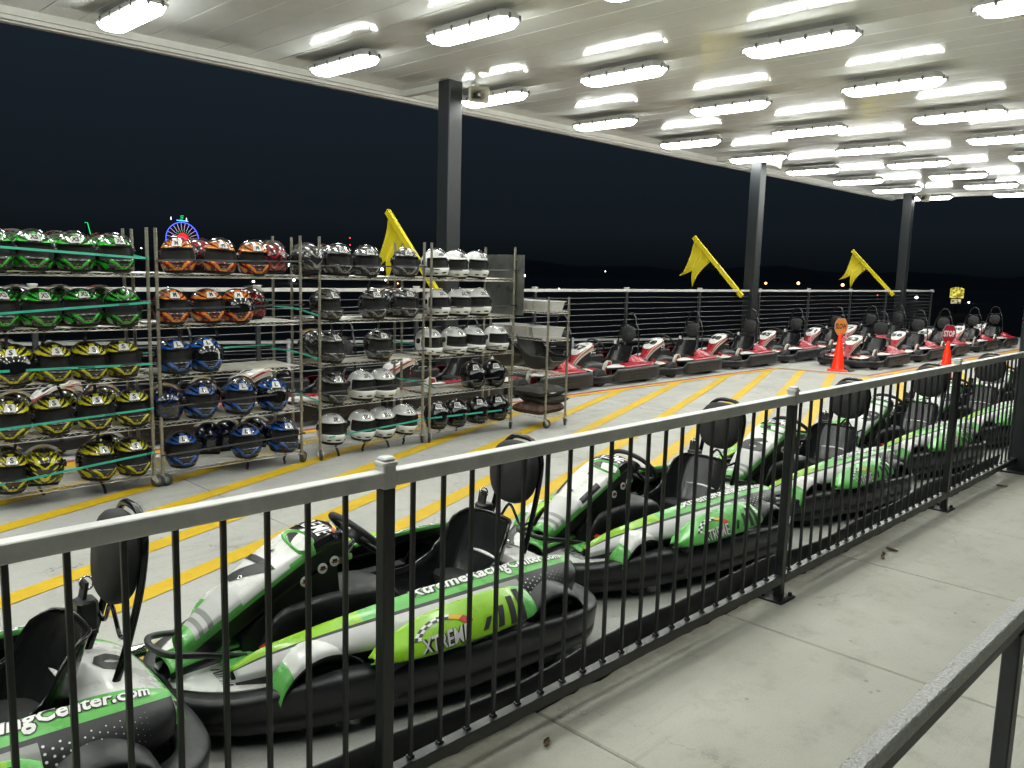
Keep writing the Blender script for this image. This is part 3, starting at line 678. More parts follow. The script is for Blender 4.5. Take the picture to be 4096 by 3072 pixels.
def rack(x0, w, y0, d, top, shelves, label, rz=0.0):
    t = thing('wire_rack', label, 'rack', (x0, y0, ZP), rz, 'wheeled wire racks')
    post = MB().cyl((0,0,.118), (0,0,top-ZP), .0127, MT['postzinc'], 12)
    z = .15
    while z < top-ZP-.02:                                   # height grooves
        post.lathe([(.0129, z), (.0133, z+.001), (.0129, z+.002)], MT['chrome'], 10); z += .0254*2
    pm = post.mesh('post')
    cm = caster_meshes()
    for (x, y) in ((0,0),(w,0),(w,d),(0,d)):
        obj('post', pm, t, (x, y, 0))
        cf = obj('caster', cm[0], t, (x, y, 0), (0, 0, rnd.uniform(-2.4, 1.2)))
        obj('wheel', cm[1], cf); obj('hub', cm[2], cf)
    sm, dm = shelf_meshes(w, d)
    for zs in shelves:
        s = obj('shelf', sm, t, (0, 0, zs-ZP)); obj('wire_deck', dm, s, kind='stuff')
    return t
RX = [(1.262, 2.475), (2.540, 3.747), (3.932, 5.087), (5.176, 6.318)]
RL = ['wheeled wire rack holding the green and yellow helmets', 'wheeled wire rack holding the orange and blue helmets', 'wheeled wire rack holding charcoal helmets above and white ones below', 'wheeled wire rack of white helmets over black ones with a metal sheet on its end']
for (a, b), l in zip(RX, RL): rack(a, b-a, RFY, RD, 1.835, SHELF, l)
R5 = [1.165, 0.868, 0.475, 0.02]
rack(6.63, 0.33, 6.05, 0.90, 1.318, R5, 'short wire trolley with white baskets, spare seat shells and cushions')

# ================================================================ HELMETS  (front towards -Y, origin at the middle)
def sstep(a, b, x): t = min(max((x-a)/(b-a), 0), 1); return t*t*(3-2*t)
def hpos(az, el, off=0.0):
    a, e = math.radians(az), math.radians(el)
    ce = math.cos(e) if e > 0 else max(0.0, math.cos(e))**0.55
    x = .122*math.sin(a)*ce; y = -.152*math.cos(a)*ce; z = .132*math.sin(e)
    if e > 0: z += .006*math.cos(a)*math.cos(e)*math.sin(e); y += .012*math.sin(e)
    fr = max(0, math.cos(a))**1.4
    y -= .022*fr*sstep(4, -30, el); x *= 1 + .02*sstep(0, -30, el)
    if math.cos(a) < 0: z += .02*sstep(-20, -62, el)*(-math.cos(a)); y *= 1.0 + .05*math.sin(max(0, e))
    n = Vector((math.sin(a)*math.cos(e)/.122, -math.cos(a)*math.cos(e)/.152, math.sin(e)/.132)).normalized()
    return np.array((x, y, z)) + np.array(n)*off
ELS = [-62, -57, -48, -38, -28, -20, -14, -11.5, -4, 6, 16, 23, 25.5, 29, 34, 40, 47, 54, 62, 70, 78, 85, 90]
AZS = [-180+8*i for i in range(14)] + [-71, -66, -56, -45, -36, -27, -18, -9, 0, 9, 18, 27, 36, 45, 56, 66, 71] + [80+8*i for i in range(13)]
def opening(az, el): return abs(az) <= 67 and -12 <= el <= 23.5
def shell_mesh(mats):
    mb = MB(); P = np.zeros((len(AZS), len(ELS), 3))
    for i, a in enumerate(AZS):
        for j, e in enumerate(ELS):
            p = hpos(a, e)
            if opening(a, e): p = p*np.array([.80, .72, .93])
            P[i, j] = p
    nA, nE = len(AZS)-0, len(ELS)-1
    def mf(u, v):
        i = int(u*nA); j = int(v*nE); a = .5*(AZS[i]+AZS[(i+1) % len(AZS)]) if i+1 < len(AZS) else 179
        e = .5*(ELS[j]+ELS[j+1])
        if abs(a) < 69 and -13 < e < 24.5: return MT['lining']
        if e < -52: return MT['lining']
        return mats
    mb.grid(P, mf, closed_u=True)
    ring = [hpos(a, -62)*np.array([.86,.86,1]) for a in AZS]; n = len(ring)
    low = [hpos(a, -62) for a in AZS]
    mb.add(low+ring, [(i, (i+1) % n, n+(i+1) % n, n+i) for i in range(n)] + [tuple(range(n, 2*n))], MT['lining'])
    return mb
def on_shell(a0, a1, e0, e1): return lambda s, t: (hpos(a0+(a1-a0)*s, e0+(e1-e0)*t), _hn(a0+(a1-a0)*s, e0+(e1-e0)*t))
def _hn(a, e):
    q = hpos(a, e, .01) - hpos(a, e); return q/np.linalg.norm(q)
def shell_patch(mb, a0, a1, e0, e1, off, m, na=12, ne=6, taper=0.0):
    P = np.array([[hpos(a0+(a1-a0)*i/na, (e0+taper*abs(2*i/na-1)) + ((e1-taper*abs(2*i/na-1))-(e0+taper*abs(2*i/na-1)))*j/ne, off) for j in range(ne+1)] for i in range(na+1)])
    mb.grid(P, m)
_hm = {}
def hmesh(key, fn):
    if key not in _hm: _hm[key] = fn().mesh(key.split('|')[0])
    return _hm[key]
def m_sticker():
    mb = MB(); shell_patch(mb, -18, 18, 30, 53, .0022, MT['sticker'], 6, 5); return mb
def m_letters(txt, m, wide):
    def f():
        mb = MB(); text_on(mb, txt, on_shell(-wide, wide, 33.5, 49.5), m, .035, off=.0040); return mb
    return f
def m_visor_open():
    mb = MB(); shell_patch(mb, -80, 80, 30, 74, .020, MT['visor'], 24, 8, 5.0)
    return mb
def m_visor_shut():
    mb = MB(); shell_patch(mb, -78, 78, -15, 29, .0055, MT['visor_dk'], 24, 8, 4.0); return mb
def m_pivots(s):
    def f():
        mb = MB()
        p = hpos(s*84, 8); q = hpos(s*84, 8, .012); mb.cyl(p, q, .024, MT['blk_gloss'], 14); mb.cyl(q, hpos(s*84, 8, .016), .012, MT['grey_pl'], 10)
        return mb
    return f
def m_vents(dark):
    def f():
        mb = MB(); shell_patch(mb, -13, 13, -38, -31, .0025, MT['blk_gloss'] if dark else MT['blk_matt'], 6, 2, 1.5)
        for s in (-1, 1): shell_patch(mb, s*46, s*28, -40, -33, .0022, MT['blk_matt'], 4, 2, 2.0)
        if not dark:
            for s in (-1, 1): shell_patch(mb, s*16, s*8, 62, 70, .002, MT['blk_matt'], 2, 2)
        else: shell_patch(mb, -8, 8, -36, -34, .0045, MT['greyd'], 3, 1)
        return mb
    return f
def m_trim():
    mb = MB(); P = [hpos(a, -61.5, .002) for a in AZS]; mb.tube(P, .005, MT['blk_matt'], 6, True); return mb
def m_strap(L, seed):
    def f():
        rr = random.Random(seed); mb = MB(); pts = []
        for i in range(9):
            t = i/8; pts.append((.02+.03*math.sin(t*2.5+seed)*t, -.02-.05*t*t*rr.choice((1, 1, .3)), -.10-L*t))
        P = np.array([[(p[0]-.010, p[1], p[2]), (p[0]+.010, p[1]+.002, p[2])] for p in pts]); mb.grid(P, MT['band_b'], .002)
        return mb
    return f
HK = {'XS': ('green', 'h_green', 'green flame helmet'), 'S': ('yellow', 'h_yel', 'yellow flame helmet'), 'M': ('orange', 'h_org', 'orange flame helmet'),
      'L': ('blue', 'h_blue', 'blue flame helmet'), 'XL': ('charcoal', 'h_char', 'charcoal grey helmet'), '2XL': ('white', 'h_white', 'white helmet'),
      '3XL': ('black', 'h_black', 'glossy black helmet'), '4XL': ('black', 'h_black', 'glossy black helmet'), 'MR': ('red', 'h_red', 'dark red helmet'), 'LN': ('navy', 'h_navy', 'dark navy helmet')}
SN = ['top shelf', 'second shelf', 'middle shelf', 'fourth shelf', 'bottom shelf']
RNAME = ['the green and yellow rack', 'the orange and blue rack', 'the charcoal helmet rack', 'the rack with metal sheet']
def helmet(rk, sh, x, size, yaw=14, y=None, shut=False, label_on=True, back=False, strap=0.0, tilt=0, dz=0.0):
    col, mk, nm = HK[size]
    away = abs(yaw) > 90; roll = rnd.uniform(-3.5, 3.5); tilt = tilt + rnd.uniform(-2, 5)
    lab = '%s %s%s, %s of %s' % (nm, ('marked ' + size) if label_on and size in ('XS','S','M','L','XL','2XL','3XL','4XL') else 'without sticker',
                                       ', smoke visor shut' if shut and size not in ('3XL', '4XL') else (', turned away' if away else (', back row' if back else '')), SN[sh], RNAME[rk])
    if y is None: y = RFY + (.105 if not back else .335)
    zc = SHELF[sh] + .1275 + dz
    t = thing('helmet', lab, 'helmet', (x, y, zc), math.radians(yaw + rnd.uniform(-5, 5)), 'racing helmets on the wire racks')
    t.rotation_euler = (math.radians(tilt), math.radians(roll), t.rotation_euler[2]); t.scale = (1.08, 1.08, 1.08)
    obj('shell', hmesh('shell|' + mk, lambda: shell_mesh(MT[mk])), t)
    obj('trim', hmesh('trim|', m_trim), t)
    obj('visor', hmesh('visor|s', m_visor_shut) if shut else hmesh('visor|o', m_visor_open), t)
    for s_ in (-1, 1): obj('visor_pivot', hmesh('visor_pivot|%d' % s_, m_pivots(s_)), t)
    dark = size != '2XL'
    obj('vents', hmesh('vents|%s' % dark, m_vents(dark)), t, kind='stuff')
    if label_on and size in ('XS','S','M','L','XL','2XL','3XL','4XL'):
        if size != '2XL':
            st = obj('size_sticker', hmesh('size_sticker|', m_sticker), t)
        wd = {1: 7, 2: 13, 3: 16}[len(size)]
        obj('size_letters', hmesh('size_letters|' + size, m_letters(size, MT['ink'], wd)), st if size != '2XL' else t)
    if strap:
        sd = rnd.randint(0, 3); obj('chin_strap', hmesh('chin_strap|%s%d' % (strap, sd), m_strap(strap, sd)), t)
    return t
# floor directions turned into rack positions: helmet centre columns measured along each shelf
def wx(col_px, y, z):
    """x of a point on the shelf line (y, z) from its measured image column"""
    a = R.T @ np.array([1., 0, 0]); b = R.T @ np.array([0, y, z-1.6]); k = (col_px-CEN[0])/FPX
    return (b[0]-k*b[2])/(k*a[2]-a[0])
def row(rk, sh, tile, cols, size, yaw, **k):
    yy = RFY + (.335 if k.get('back') else .105)
    for c in cols:
        x = wx((tile*1024+c/2.16)/4, yy, SHELF[sh]+.12)
        helmet(rk, sh, x, size, yaw - math.degrees(math.atan2(x, yy)), **k)   # yaw was read against the line of sight
# rack 1
row(0, 0, 0, (-70, 285, 645), 'XS', 6); row(0, 0, 0, (985,), 'XS', 20)
row(0, 0, 0, (110, 500, 880), 'XS', 170, back=True, label_on=False)
row(0, 1, 0, (-20, 345), 'XS', 16, strap=.14); row(0, 1, 0, (700,), 'XS', 9, strap=.12); row(0, 1, 0, (1060,), 'XS', 4, label_on=False)
row(0, 1, 0, (150, 520, 860), 'XS', 175, back=True, label_on=False)
row(0, 2, 0, (120,), 'S', 0, shut=True); row(0, 2, 0, (450, 765), 'S', 15, strap=.13); row(0, 2, 0, (1050,), 'S', 10, strap=.12); row(0, 2, 0, (20,), 'S', 178, back=True, label_on=False)
row(0, 3, 0, (85,), 'S', 3, strap=.12); row(0, 3, 0, (455, 820), 'S', 6, strap=.13); row(0, 3, 0, (1150,), 'S', 3); row(0, 3, 0, (130, 545, 900), 'S', 180, back=True, label_on=False)
row(0, 4, 0, (80,), 'S', 4); row(0, 4, 0, (375,), 'S', 182, label_on=False, strap=.1); row(0, 4, 0, (830,), 'S', 26, strap=.13); row(0, 4, 0, (1140,), 'S', 14); row(0, 4, 0, (35, 935), 'S', 178, back=True, label_on=False)
# rack 2
row(1, 0, 0, (1535,), 'M', -2); row(1, 0, 0, (1895, 2190), 'M', 12); row(1, 0, 0, (1715,), 'MR', 176, back=True, label_on=False); row(1, 0, 1, (135,), 'MR', 190, label_on=False)
row(1, 1, 0, (1475, 1790), 'M', 16, strap=.12); row(1, 1, 0, (2045,), 'M', 12, shut=True); row(1, 1, 0, (2165,), 'MR', 174, back=True, label_on=False)
row(1, 2, 0, (1500,), 'L', 20, strap=.11); row(1, 2, 0, (1770,), 'L', 12, shut=True, strap=.12)
row(1, 3, 0, (1430,), 'LN', 178, label_on=False); row(1, 3, 0, (1725,), 'L', 12); row(1, 3, 0, (2060,), 'L', 14, strap=.12); row(1, 3, 1, (140,), 'L', 14, shut=True); row(1, 3, 0, (1760, 2080), 'LN', 180, back=True, label_on=False)
row(1, 4, 0, (1570,), 'L', 6); row(1, 4, 0, (1800,), 'LN', 178, back=True, label_on=False); row(1, 4, 0, (2125,), 'L', 4, strap=.14); row(1, 4, 1, (225,), 'L', 30, strap=.12); row(1, 4, 0, (1960, 2200), 'LN', 182, back=True, label_on=False)
# rack 3
row(2, 0, 1, (440,), 'XL', 215, label_on=False); row(2, 0, 1, (705,), 'XL', 18); row(2, 0, 1, (950,), 'XL', 24, strap=.14); row(2, 0, 1, (1290,), 'XL', 14); row(2, 0, 1, (620,), 'XL', 176, back=True, label_on=False)
row(2, 1, 1, (605,), 'XL', 38, strap=.13); row(2, 1, 1, (1010,), 'XL', 24, strap=.12); row(2, 1, 1, (1285,), 'XL', 28); row(2, 1, 1, (1150,), 'XL', 176, back=True, label_on=False)
row(2, 2, 1, (630,), 'XL', 36, strap=.13); row(2, 2, 1, (1055,), 'XL', 34); row(2, 2, 1, (500,), 'XL', 178, back=True, label_on=False)
row(2, 3, 1, (660,), 'XL', 28, strap=.1); row(2, 3, 1, (912,), '2XL', 30, strap=.12); row(2, 3, 1, (1090,), '2XL', 32, strap=.12)
row(2, 4, 1, (655, 915), '2XL', 24, strap=.14); row(2, 4, 1, (1085, 1275), '2XL', 26, strap=.13)
# rack 4
row(3, 0, 1, (1545, 1720, 1895), '2XL', 36)
row(3, 1, 1, (1565, 1745, 1920), '2XL', 32)
row(3, 2, 1, (1495, 1710, 1875, 2070), '2XL', 34)
row(3, 3, 1, (1870, 2050), '3XL', 18, shut=True)
row(3, 4, 1, (1560, 1725), '4XL', 14, shut=True, strap=.07); row(3, 4, 1, (1905, 2075), '4XL', 14, shut=True)

# ---------------------------------------------------------------- elastic bands across the shelf fronts
def band(pts, m, label, h=.016, group='elastic bands strung along the racks'):
    P = cr1(np.array(pts), 6*len(pts)) if len(pts) > 2 else np.array([np.array(pts[0])*(1-i/8)+np.array(pts[1])*i/8 for i in range(9)])
    tw = [rnd.uniform(-.25, .25) for _ in P]
    g = np.array([[(p[0], p[1]+h*t, p[2]-h/2), (p[0], p[1]-h*t, p[2]+h/2)] for p, t in zip(P, tw)])
    tag(obj('elastic_band', MB().grid(g, m, .0015)), label, 'elastic band', group)
yb = RFY - .052
for sh, (za, zb) in enumerate(((1.665, 1.615), (1.215, 1.283), (0.845, 0.835), (0.452, 0.494), (0.075, 0.155))):
    band([(1.25, RFY-.013, za-.01), (1.34, yb, za), (2.36, yb, zb), (2.476, RFY-.014, zb)], MT['band_g'], 'bright green elastic band across the %s of %s' % (SN[sh], RNAME[0]))
band([(2.46, RFY-.013, 1.61), (2.38, RFY+.1, 1.635), (2.36, RFY+.3, 1.64), (2.46, RFY+RD, 1.66)], MT['band_g'], 'loose green elastic band knotted round the posts of ' + RNAME[0])
for sh, z in ((0, 1.60), (1, 1.24), (3, .50), (4, .13)):
    band([(2.54, RFY-.0135, z-.01), (2.62, yb, z), (3.66, yb, z+.02), (3.747, RFY-.0135, z+.02)], MT['band_b'], 'black elastic band across the %s of %s' % (SN[sh], RNAME[1]), .013)
for sh, z in ((0, 1.60), (1, 1.20), (2, .80), (3, .50)):
    band([(3.932, RFY-.0135, z), (4.02, yb, z-.01), (5.0, yb, z+.005), (5.087, RFY-.0135, z)], MT['band_b'], 'black elastic band across the %s of %s' % (SN[sh], RNAME[2]), .013)
for sh, z in ((0, 1.59), (1, 1.22), (2, .80), (3, .47)):
    band([(5.176, RFY-.0135, z), (5.26, yb, z-.01), (6.23, yb, z+.005), (6.318, RFY-.0135, z)], MT['band_b'], 'black elastic band across the %s of %s' % (SN[sh], RNAME[3]), .013)
band([(3.99, yb-.002, .085), (4.1, yb-.004, .09), (4.9, yb-.002, .125), (5.10, RFY-.014, .135)], MT['band_g'], 'green elastic band slung across the bottom shelf of ' + RNAME[2])
band([(5.14, RFY-.014, .125), (5.26, yb, .13), (6.15, yb, .115), (6.318, RFY-.014, .115)], MT['band_g'], 'green elastic band across the bottom shelf of ' + RNAME[3])
for k, (x, zs) in enumerate(((3.77, (1.56, 1.19, .81, .44)), (5.09, (1.60, .82, .45)))):
    for z in zs:
        band([(x-.05, RFY+RD, z+.04), (x+.06, RFY+.2, z+.02), (x+.15, RFY-.014, z-.03)], MT['band_g'], 'green elastic band beside the %s of %s' % (SN[min(range(5), key=lambda q: abs(SHELF[q]+.07-z))], RNAME[1+k]))
for sh, z in ((1, 1.26), (2, .86)):
    band([(2.54, RFY+RD+.014, z), (3.747, RFY+RD+.014, z+.02)], MT['band_g'], 'green elastic band behind the %s of %s' % (SN[sh], RNAME[1]))

# galvanised sheet clipped to the end of rack 4
sp = thing('metal_sheet', 'grey galvanised metal sheet clipped upright to the end of the helmet rack', 'metal sheet', (6.333, 6.44, 1.12), 0)
obj('sheet', MB().cbox((0, -.30, 0), (.0025, .30, .635), MT['galv'], .001), sp)
obj('fold', MB().box((.003, -.30, .3), (.008, .30, .312), MT['galv']), sp)
for z in (.05, .58):
    for y in (-.17, .287): obj('clip', MB().box((-.012, y-.02, z), (.0005, y+.02, z+.018), MT['chrome']), sp)
# spray bottle at the back of the charcoal rack
sb = thing('spray_bottle', 'small clear spray bottle with blue label behind the charcoal helmets', 'bottle', (5.045, RFY+.36, SHELF[1]+.002))
obj('bottle', MB().lathe([(.001,0),(.034,0),(.036,.01),(.036,.12),(.028,.15),(.013,.165),(.013,.18)], MT['basket'], 16), sb)
obj('label_wrap', MB().lathe([(.0366,.03),(.0366,.10)], M('blue label', (.05,.2,.5), .4), 16), sb)
obj('trigger', MB().box((-.014,-.045,.18),(.014,.02,.205), MT['basket']).box((-.006,-.04,.15),(.006,-.03,.18), MT['basket']), sb)

# ---------------------------------------------------------------- trolley contents
def basket(x, y, z, w, d, h, label, rz=0):
    t = thing('plastic_basket', label, 'basket', (x, y, z+.0025), rz, 'white plastic baskets on the trolley')
    def rr(w, d, c, z): return [(-w+c,-d,z),(w-c,-d,z),(w,-d+c,z),(w,d-c,z),(w-c,d,z),(-w+c,d,z),(-w,d-c,z),(-w,-d+c,z)]
    m = MB(); i = .84
    loft_rings(m, [rr(w*i,d*i,.02,0), rr(w,d,.02,h), rr(w-.004,d-.004,.02,h), rr(w*i-.004,d*i-.004,.02,.004)], MT['basket'], (True, True)); obj('tub', m, t)
    m = MB(); loft_rings(m, [rr(w-.003,d-.003,.02,h-.006), rr(w+.012,d+.012,.024,h-.004), rr(w+.012,d+.012,.024,h+.003), rr(w-.004,d-.004,.02,h+.003)], MT['basket'], (False, False)); obj('rim', m, t)
    m = MB()
    for r in range(4):
        zz = h*(.25+.14*r); k = (i+(1-i)*zz/h)
        for c in range(9):
            fx = (-.8+.2*c)
            m.box((fx*w*k-.004, -d*k-.0012, zz-.004), (fx*w*k+.004, -d*k+.001, zz+.004), MT['basket_hole'])
            m.box((-w*k-.0012, fx*d*k-.004, zz-.004), (-w*k+.001, fx*d*k+.004, zz+.004), MT['basket_hole'])
            m.box((w*k-.001, fx*d*k-.004, zz-.004), (w*k+.0012, fx*d*k+.004, zz+.004), MT['basket_hole'])
    obj('perforation', m, t, kind='stuff'); return t
basket(6.79, 6.20, R5[0], .15, .13, .10, 'white perforated plastic basket at the front of the trolley top shelf')
basket(6.79, 6.50, R5[0], .15, .14, .10, 'white perforated plastic basket in the middle of the trolley top shelf')
basket(6.79, 6.80, R5[0], .15, .13, .10, 'white perforated plastic basket at the back of the trolley top shelf')
basket(6.79, 6.20, R5[1], .15, .13, .11, 'white perforated plastic basket at the front of the second trolley shelf')
basket(6.79, 6.50, R5[1], .15, .14, .11, 'white perforated plastic basket in the middle of the second trolley shelf')
basket(6.79, 6.80, R5[1], .15, .13, .11, 'white perforated plastic basket at the back of the second trolley shelf')
def seat_ctrl():
    rows = []
    for (x, z, hw, lift, fwd) in ((0, .13, .15, .05, 0), (.10, .06, .18, .12, 0), (.25, .015, .19, .17, 0), (.38, .02, .195, .20, .02), (.46, .10, .20, .15, .07), (.52, .22, .20, .06, .09), (.565, .34, .19, .03, .08), (.59, .41, .15, .0, .05)):
        rows.append([(x-fwd*k2, hw*s, z+lift*k1) for s, k1, k2 in ((-1.0, 1, 1), (-.93, .55, .7), (-.72, .16, .25), (-.4, .02, .05), (0, 0, 0), (.4, .02, .05), (.72, .16, .25), (.93, .55, .7), (1.0, 1, 1))])
    return np.array(rows)
SEATC = seat_ctrl()
def spare_seat(x, y, z, rz, rx, label):
    t = thing('spare_seat', label, 'seat', (x, y, z), rz, 'spare seat shells on the trolley'); t.rotation_euler = (rx, 0, rz)
    P = patch(SEATC*0.97, 22, 20); obj('shell', MB().grid(P, MT['bowl'], -.006), t)
    m = MB(); m.tube([P[i, 0] for i in range(22)], .006, MT['bowl'], 6); m.tube([P[i, -1] for i in range(22)], .006, MT['bowl'], 6); obj('rolled_edge', m, t)
spare_seat(6.80, 6.02, R5[2]+.012, math.radians(90), 0, 'scuffed black moulded kart seat lying on the trolley shelf, at the front')
spare_seat(6.77, 6.44, R5[2]+.012, math.radians(97), 0, 'black moulded kart seat standing on the trolley shelf behind another seat')
def cushion(x, y, z, w, d, h, m, label, rz, rx=0):
    n = 19; top = np.zeros((n, n, 3)); bot = np.zeros((n, n, 3)); rr = random.Random(int(z*1000)); ph = [rr.uniform(0, 6) for _ in range(4)]
    for i in range(n):
        for j in range(n):
            a, b = -1+2*i/(n-1), -1+2*j/(n-1); f = max(0, (1-a**6)*(1-b**6))**.42; pin = 1-.06*(1-abs(a*b))
            wr = .006*math.sin(7*a+ph[0]+3*b)*f+.005*math.sin(9*b+ph[1]-4*a)*f
            top[i, j] = (a*w*(pin if abs(b) < 1 else pin), b*d*pin, h*.5+h*.5*f+wr); bot[i, j] = (a*w*pin, b*d*pin, h*.5-h*.5*f)
    mb = MB().grid(top, m).grid(bot[::-1], m)
    o = thing('cushion', label, 'cushion', (x, y, z), rz, 'cushions stacked on the trolley'); o.rotation_euler = (rx, 0, rz)
    obj('cover', mb, o)
    edge = [top[i, 0] for i in range(n)] + [top[-1, j] for j in range(n)] + [top[n-1-i, -1] for i in range(n)] + [top[0, n-1-j] for j in range(n)]
    obj('piping', MB().tube(edge[::2], .004, m, 5, True), o)
    return o
cz = R5[3]+.003
cushion(6.74, 6.26, cz, .24, .21, .115, MT['pil_brown'], 'brown mottled cushion at the bottom of the cushion stack', .12)
cushion(6.82, 6.25, cz+.105, .21, .19, .105, MT['pil_grey'], 'charcoal cushion in the middle of the cushion stack', -.08)
c3 = cushion(6.75, 6.24, cz+.20, .23, .20, .105, MT['pil_grey'], 'charcoal cushion with a white tag on top of the cushion stack', .06)
obj('tag', MB().box((-.08,-.225,.046),(.0,-.192,.049), MT['sticker']), c3)

# ================================================================ KARTS
# built nose at x = 0, tail at x = 1.9, driver's left at -y, ground at z = 0; shifted so the origin is the middle
def sweep_loop(mb, plan, prof, m, n=120):
    """closed plan curve (x,y,[height factor]) with an outward profile (out, z)"""
    A = cr1(np.array(plan, float), n, True); P = np.zeros((n, len(prof), 3))
    for i in range(n):
        t = A[(i+1) % n][:2]-A[i-1][:2]; t /= max(1e-9, np.linalg.norm(t)); o = np.array([t[1], -t[0]])
        k, b = A[i][2], A[i][3]
        for j, (d, z) in enumerate(prof): P[i, j] = (*(A[i][:2]+o*d), b + z*k)
    mb.grid(P, m, closed_u=True); return P
def mirror_plan(half):
    """half goes front centre -> tail centre on the -y side; gives the closed loop"""
    other = [(x, -y, *r) for x, y, *r in half[1:-1]][::-1]
    return half + other
def wheel(parent, x, y, r, w, side):
    p = obj('wheel', MB().lathe([(r*.55,-w*.46),(r*.80,-w*.50),(r*.95,-w*.47),(r,-w*.36),(r,0),(r,w*.36),(r*.95,w*.47),(r*.80,w*.5),(r*.55,w*.46)], MT['tyre'], 28, 'y'), parent, (x-.95, y, r))
    m = MB().lathe([(.012,-w*.30),(r*.30,-w*.30),(r*.42,-w*.40),(r*.57,-w*.47),(r*.57,w*.47),(r*.42,w*.40),(r*.30,w*.30),(.012,w*.30)], MT['grey_pl'], 20, 'y')
    rim = obj('rim', m, p); obj('hub', MB().cyl((0, side*w*.28, 0), (0, side*w*.5, 0), r*.17, MT['steel'], 10), p)
    return p
OFF = np.array([-.95, 0, 0])
def sh(P): return np.asarray(P, float) + OFF
def shm(mb):
    mb.v = [(x-.95, y, z) for x, y, z in mb.v]; return mb
def part(name, mb, parent): return obj(name, shm(mb), parent)
def flip(P): Q = P.copy(); Q[..., 1] *= -1; return Q[:, ::-1]
def text_patch(mb, body, P, u0, u1, v0, v1, m, bold=.02, shear=0., off=.003, swap=False):
    def fn(s, t):
        u, v = (u0+(u1-u0)*s, v0+(v1-v0)*t) if not swap else (u0+(u1-u0)*t, v0+(v1-v0)*s)
        p, n = samp(P, u, v); return p, n
    text_on(mb, body, fn, m, bold, shear, off)
def logo(mb, P, u0, u1, v0, v1, off=.003, sgn=1, dark=False, swap=False):
    """slanted XTREME word with a chequered bow over it"""
    def pt(s, t, o):
        u, v = (u0+(u1-u0)*s, v0+(v1-v0)*t) if not swap else (u0+(u1-u0)*t, v0+(v1-v0)*s)
        p, n = samp(P, u, v); return p + n*o*sgn
    for body, m, b, o in ((('XTREME'), MT['ink'], .07, off), ('XTREME', MT['silver'] if not dark else MT['inkw'], .012, off*1.5)):
        v, f, a = text2d(body, b, .35); mb.add([pt(.06+.88*s, .08+.46*t + .10*s*0, o) for s, t in v], f, m)
    n = 12
    for i in range(n):
        for r in range(2):
            a0, a1 = PI*(.92-.84*i/n), PI*(.92-.84*(i+1)/n); r0, r1 = .40+.06*r, .46+.06*r
            m = (MT['ink'] if (i+r) % 2 else MT['inkw']) if i < 8 else (MT['inky'] if i < 10 else MT['inkr'])
            q = [pt(.5+1.0*rr*math.cos(a), .42+1.1*rr*math.sin(a), off) for rr, a in ((r0, a0), (r1, a0), (r1, a1), (r0, a1))]
            mb.add(q, [(0, 1, 2, 3)], m)

def steering(t, cx, cz, rad):
    ax = Vector((.70, 0, .714)); c = Vector((cx-.95, 0, cz))
    u = Vector((.714, 0, -.70)); v = Vector((0, 1, 0))
    ring = [c + u*(rad*.92*math.cos(a)) + v*(rad*math.sin(a)) for a in np.linspace(0, 2*PI, 36, endpoint=False)]
    w = obj('steering_wheel', MB().tube(ring, .0135, MT['rubber'], 10, True), t)
    m = MB()
    for a in (PI/2, -PI/2, 0.0): m.tube([c + u*(.03*math.cos(a)) + v*(.03*math.sin(a)) - ax*.01, c + u*(rad*.5*math.cos(a)) + v*(rad*.5*math.sin(a)) - ax*.008, c + u*(rad*.9*math.cos(a)) + v*(rad*.97*math.sin(a))], .010, MT['blk_matt'], 6)
    obj('spokes', m, w); obj('hub', MB().cyl(c-ax*.03, c+ax*.012, .042, MT['blk'], 14), w)
    lo = Vector((cx-.95-.36, 0, cz-.34)); obj('steering_column', MB().cyl(lo, c-ax*.02, .011, MT['steel'], 8), t)
    obj('column_bracket', MB().cyl(c-ax*.10-v*.045, c-ax*.10+v*.045, .016, MT['steel'], 8).cyl(c-ax*.1, c-ax*.05, .022, MT['steel'], 8), t)

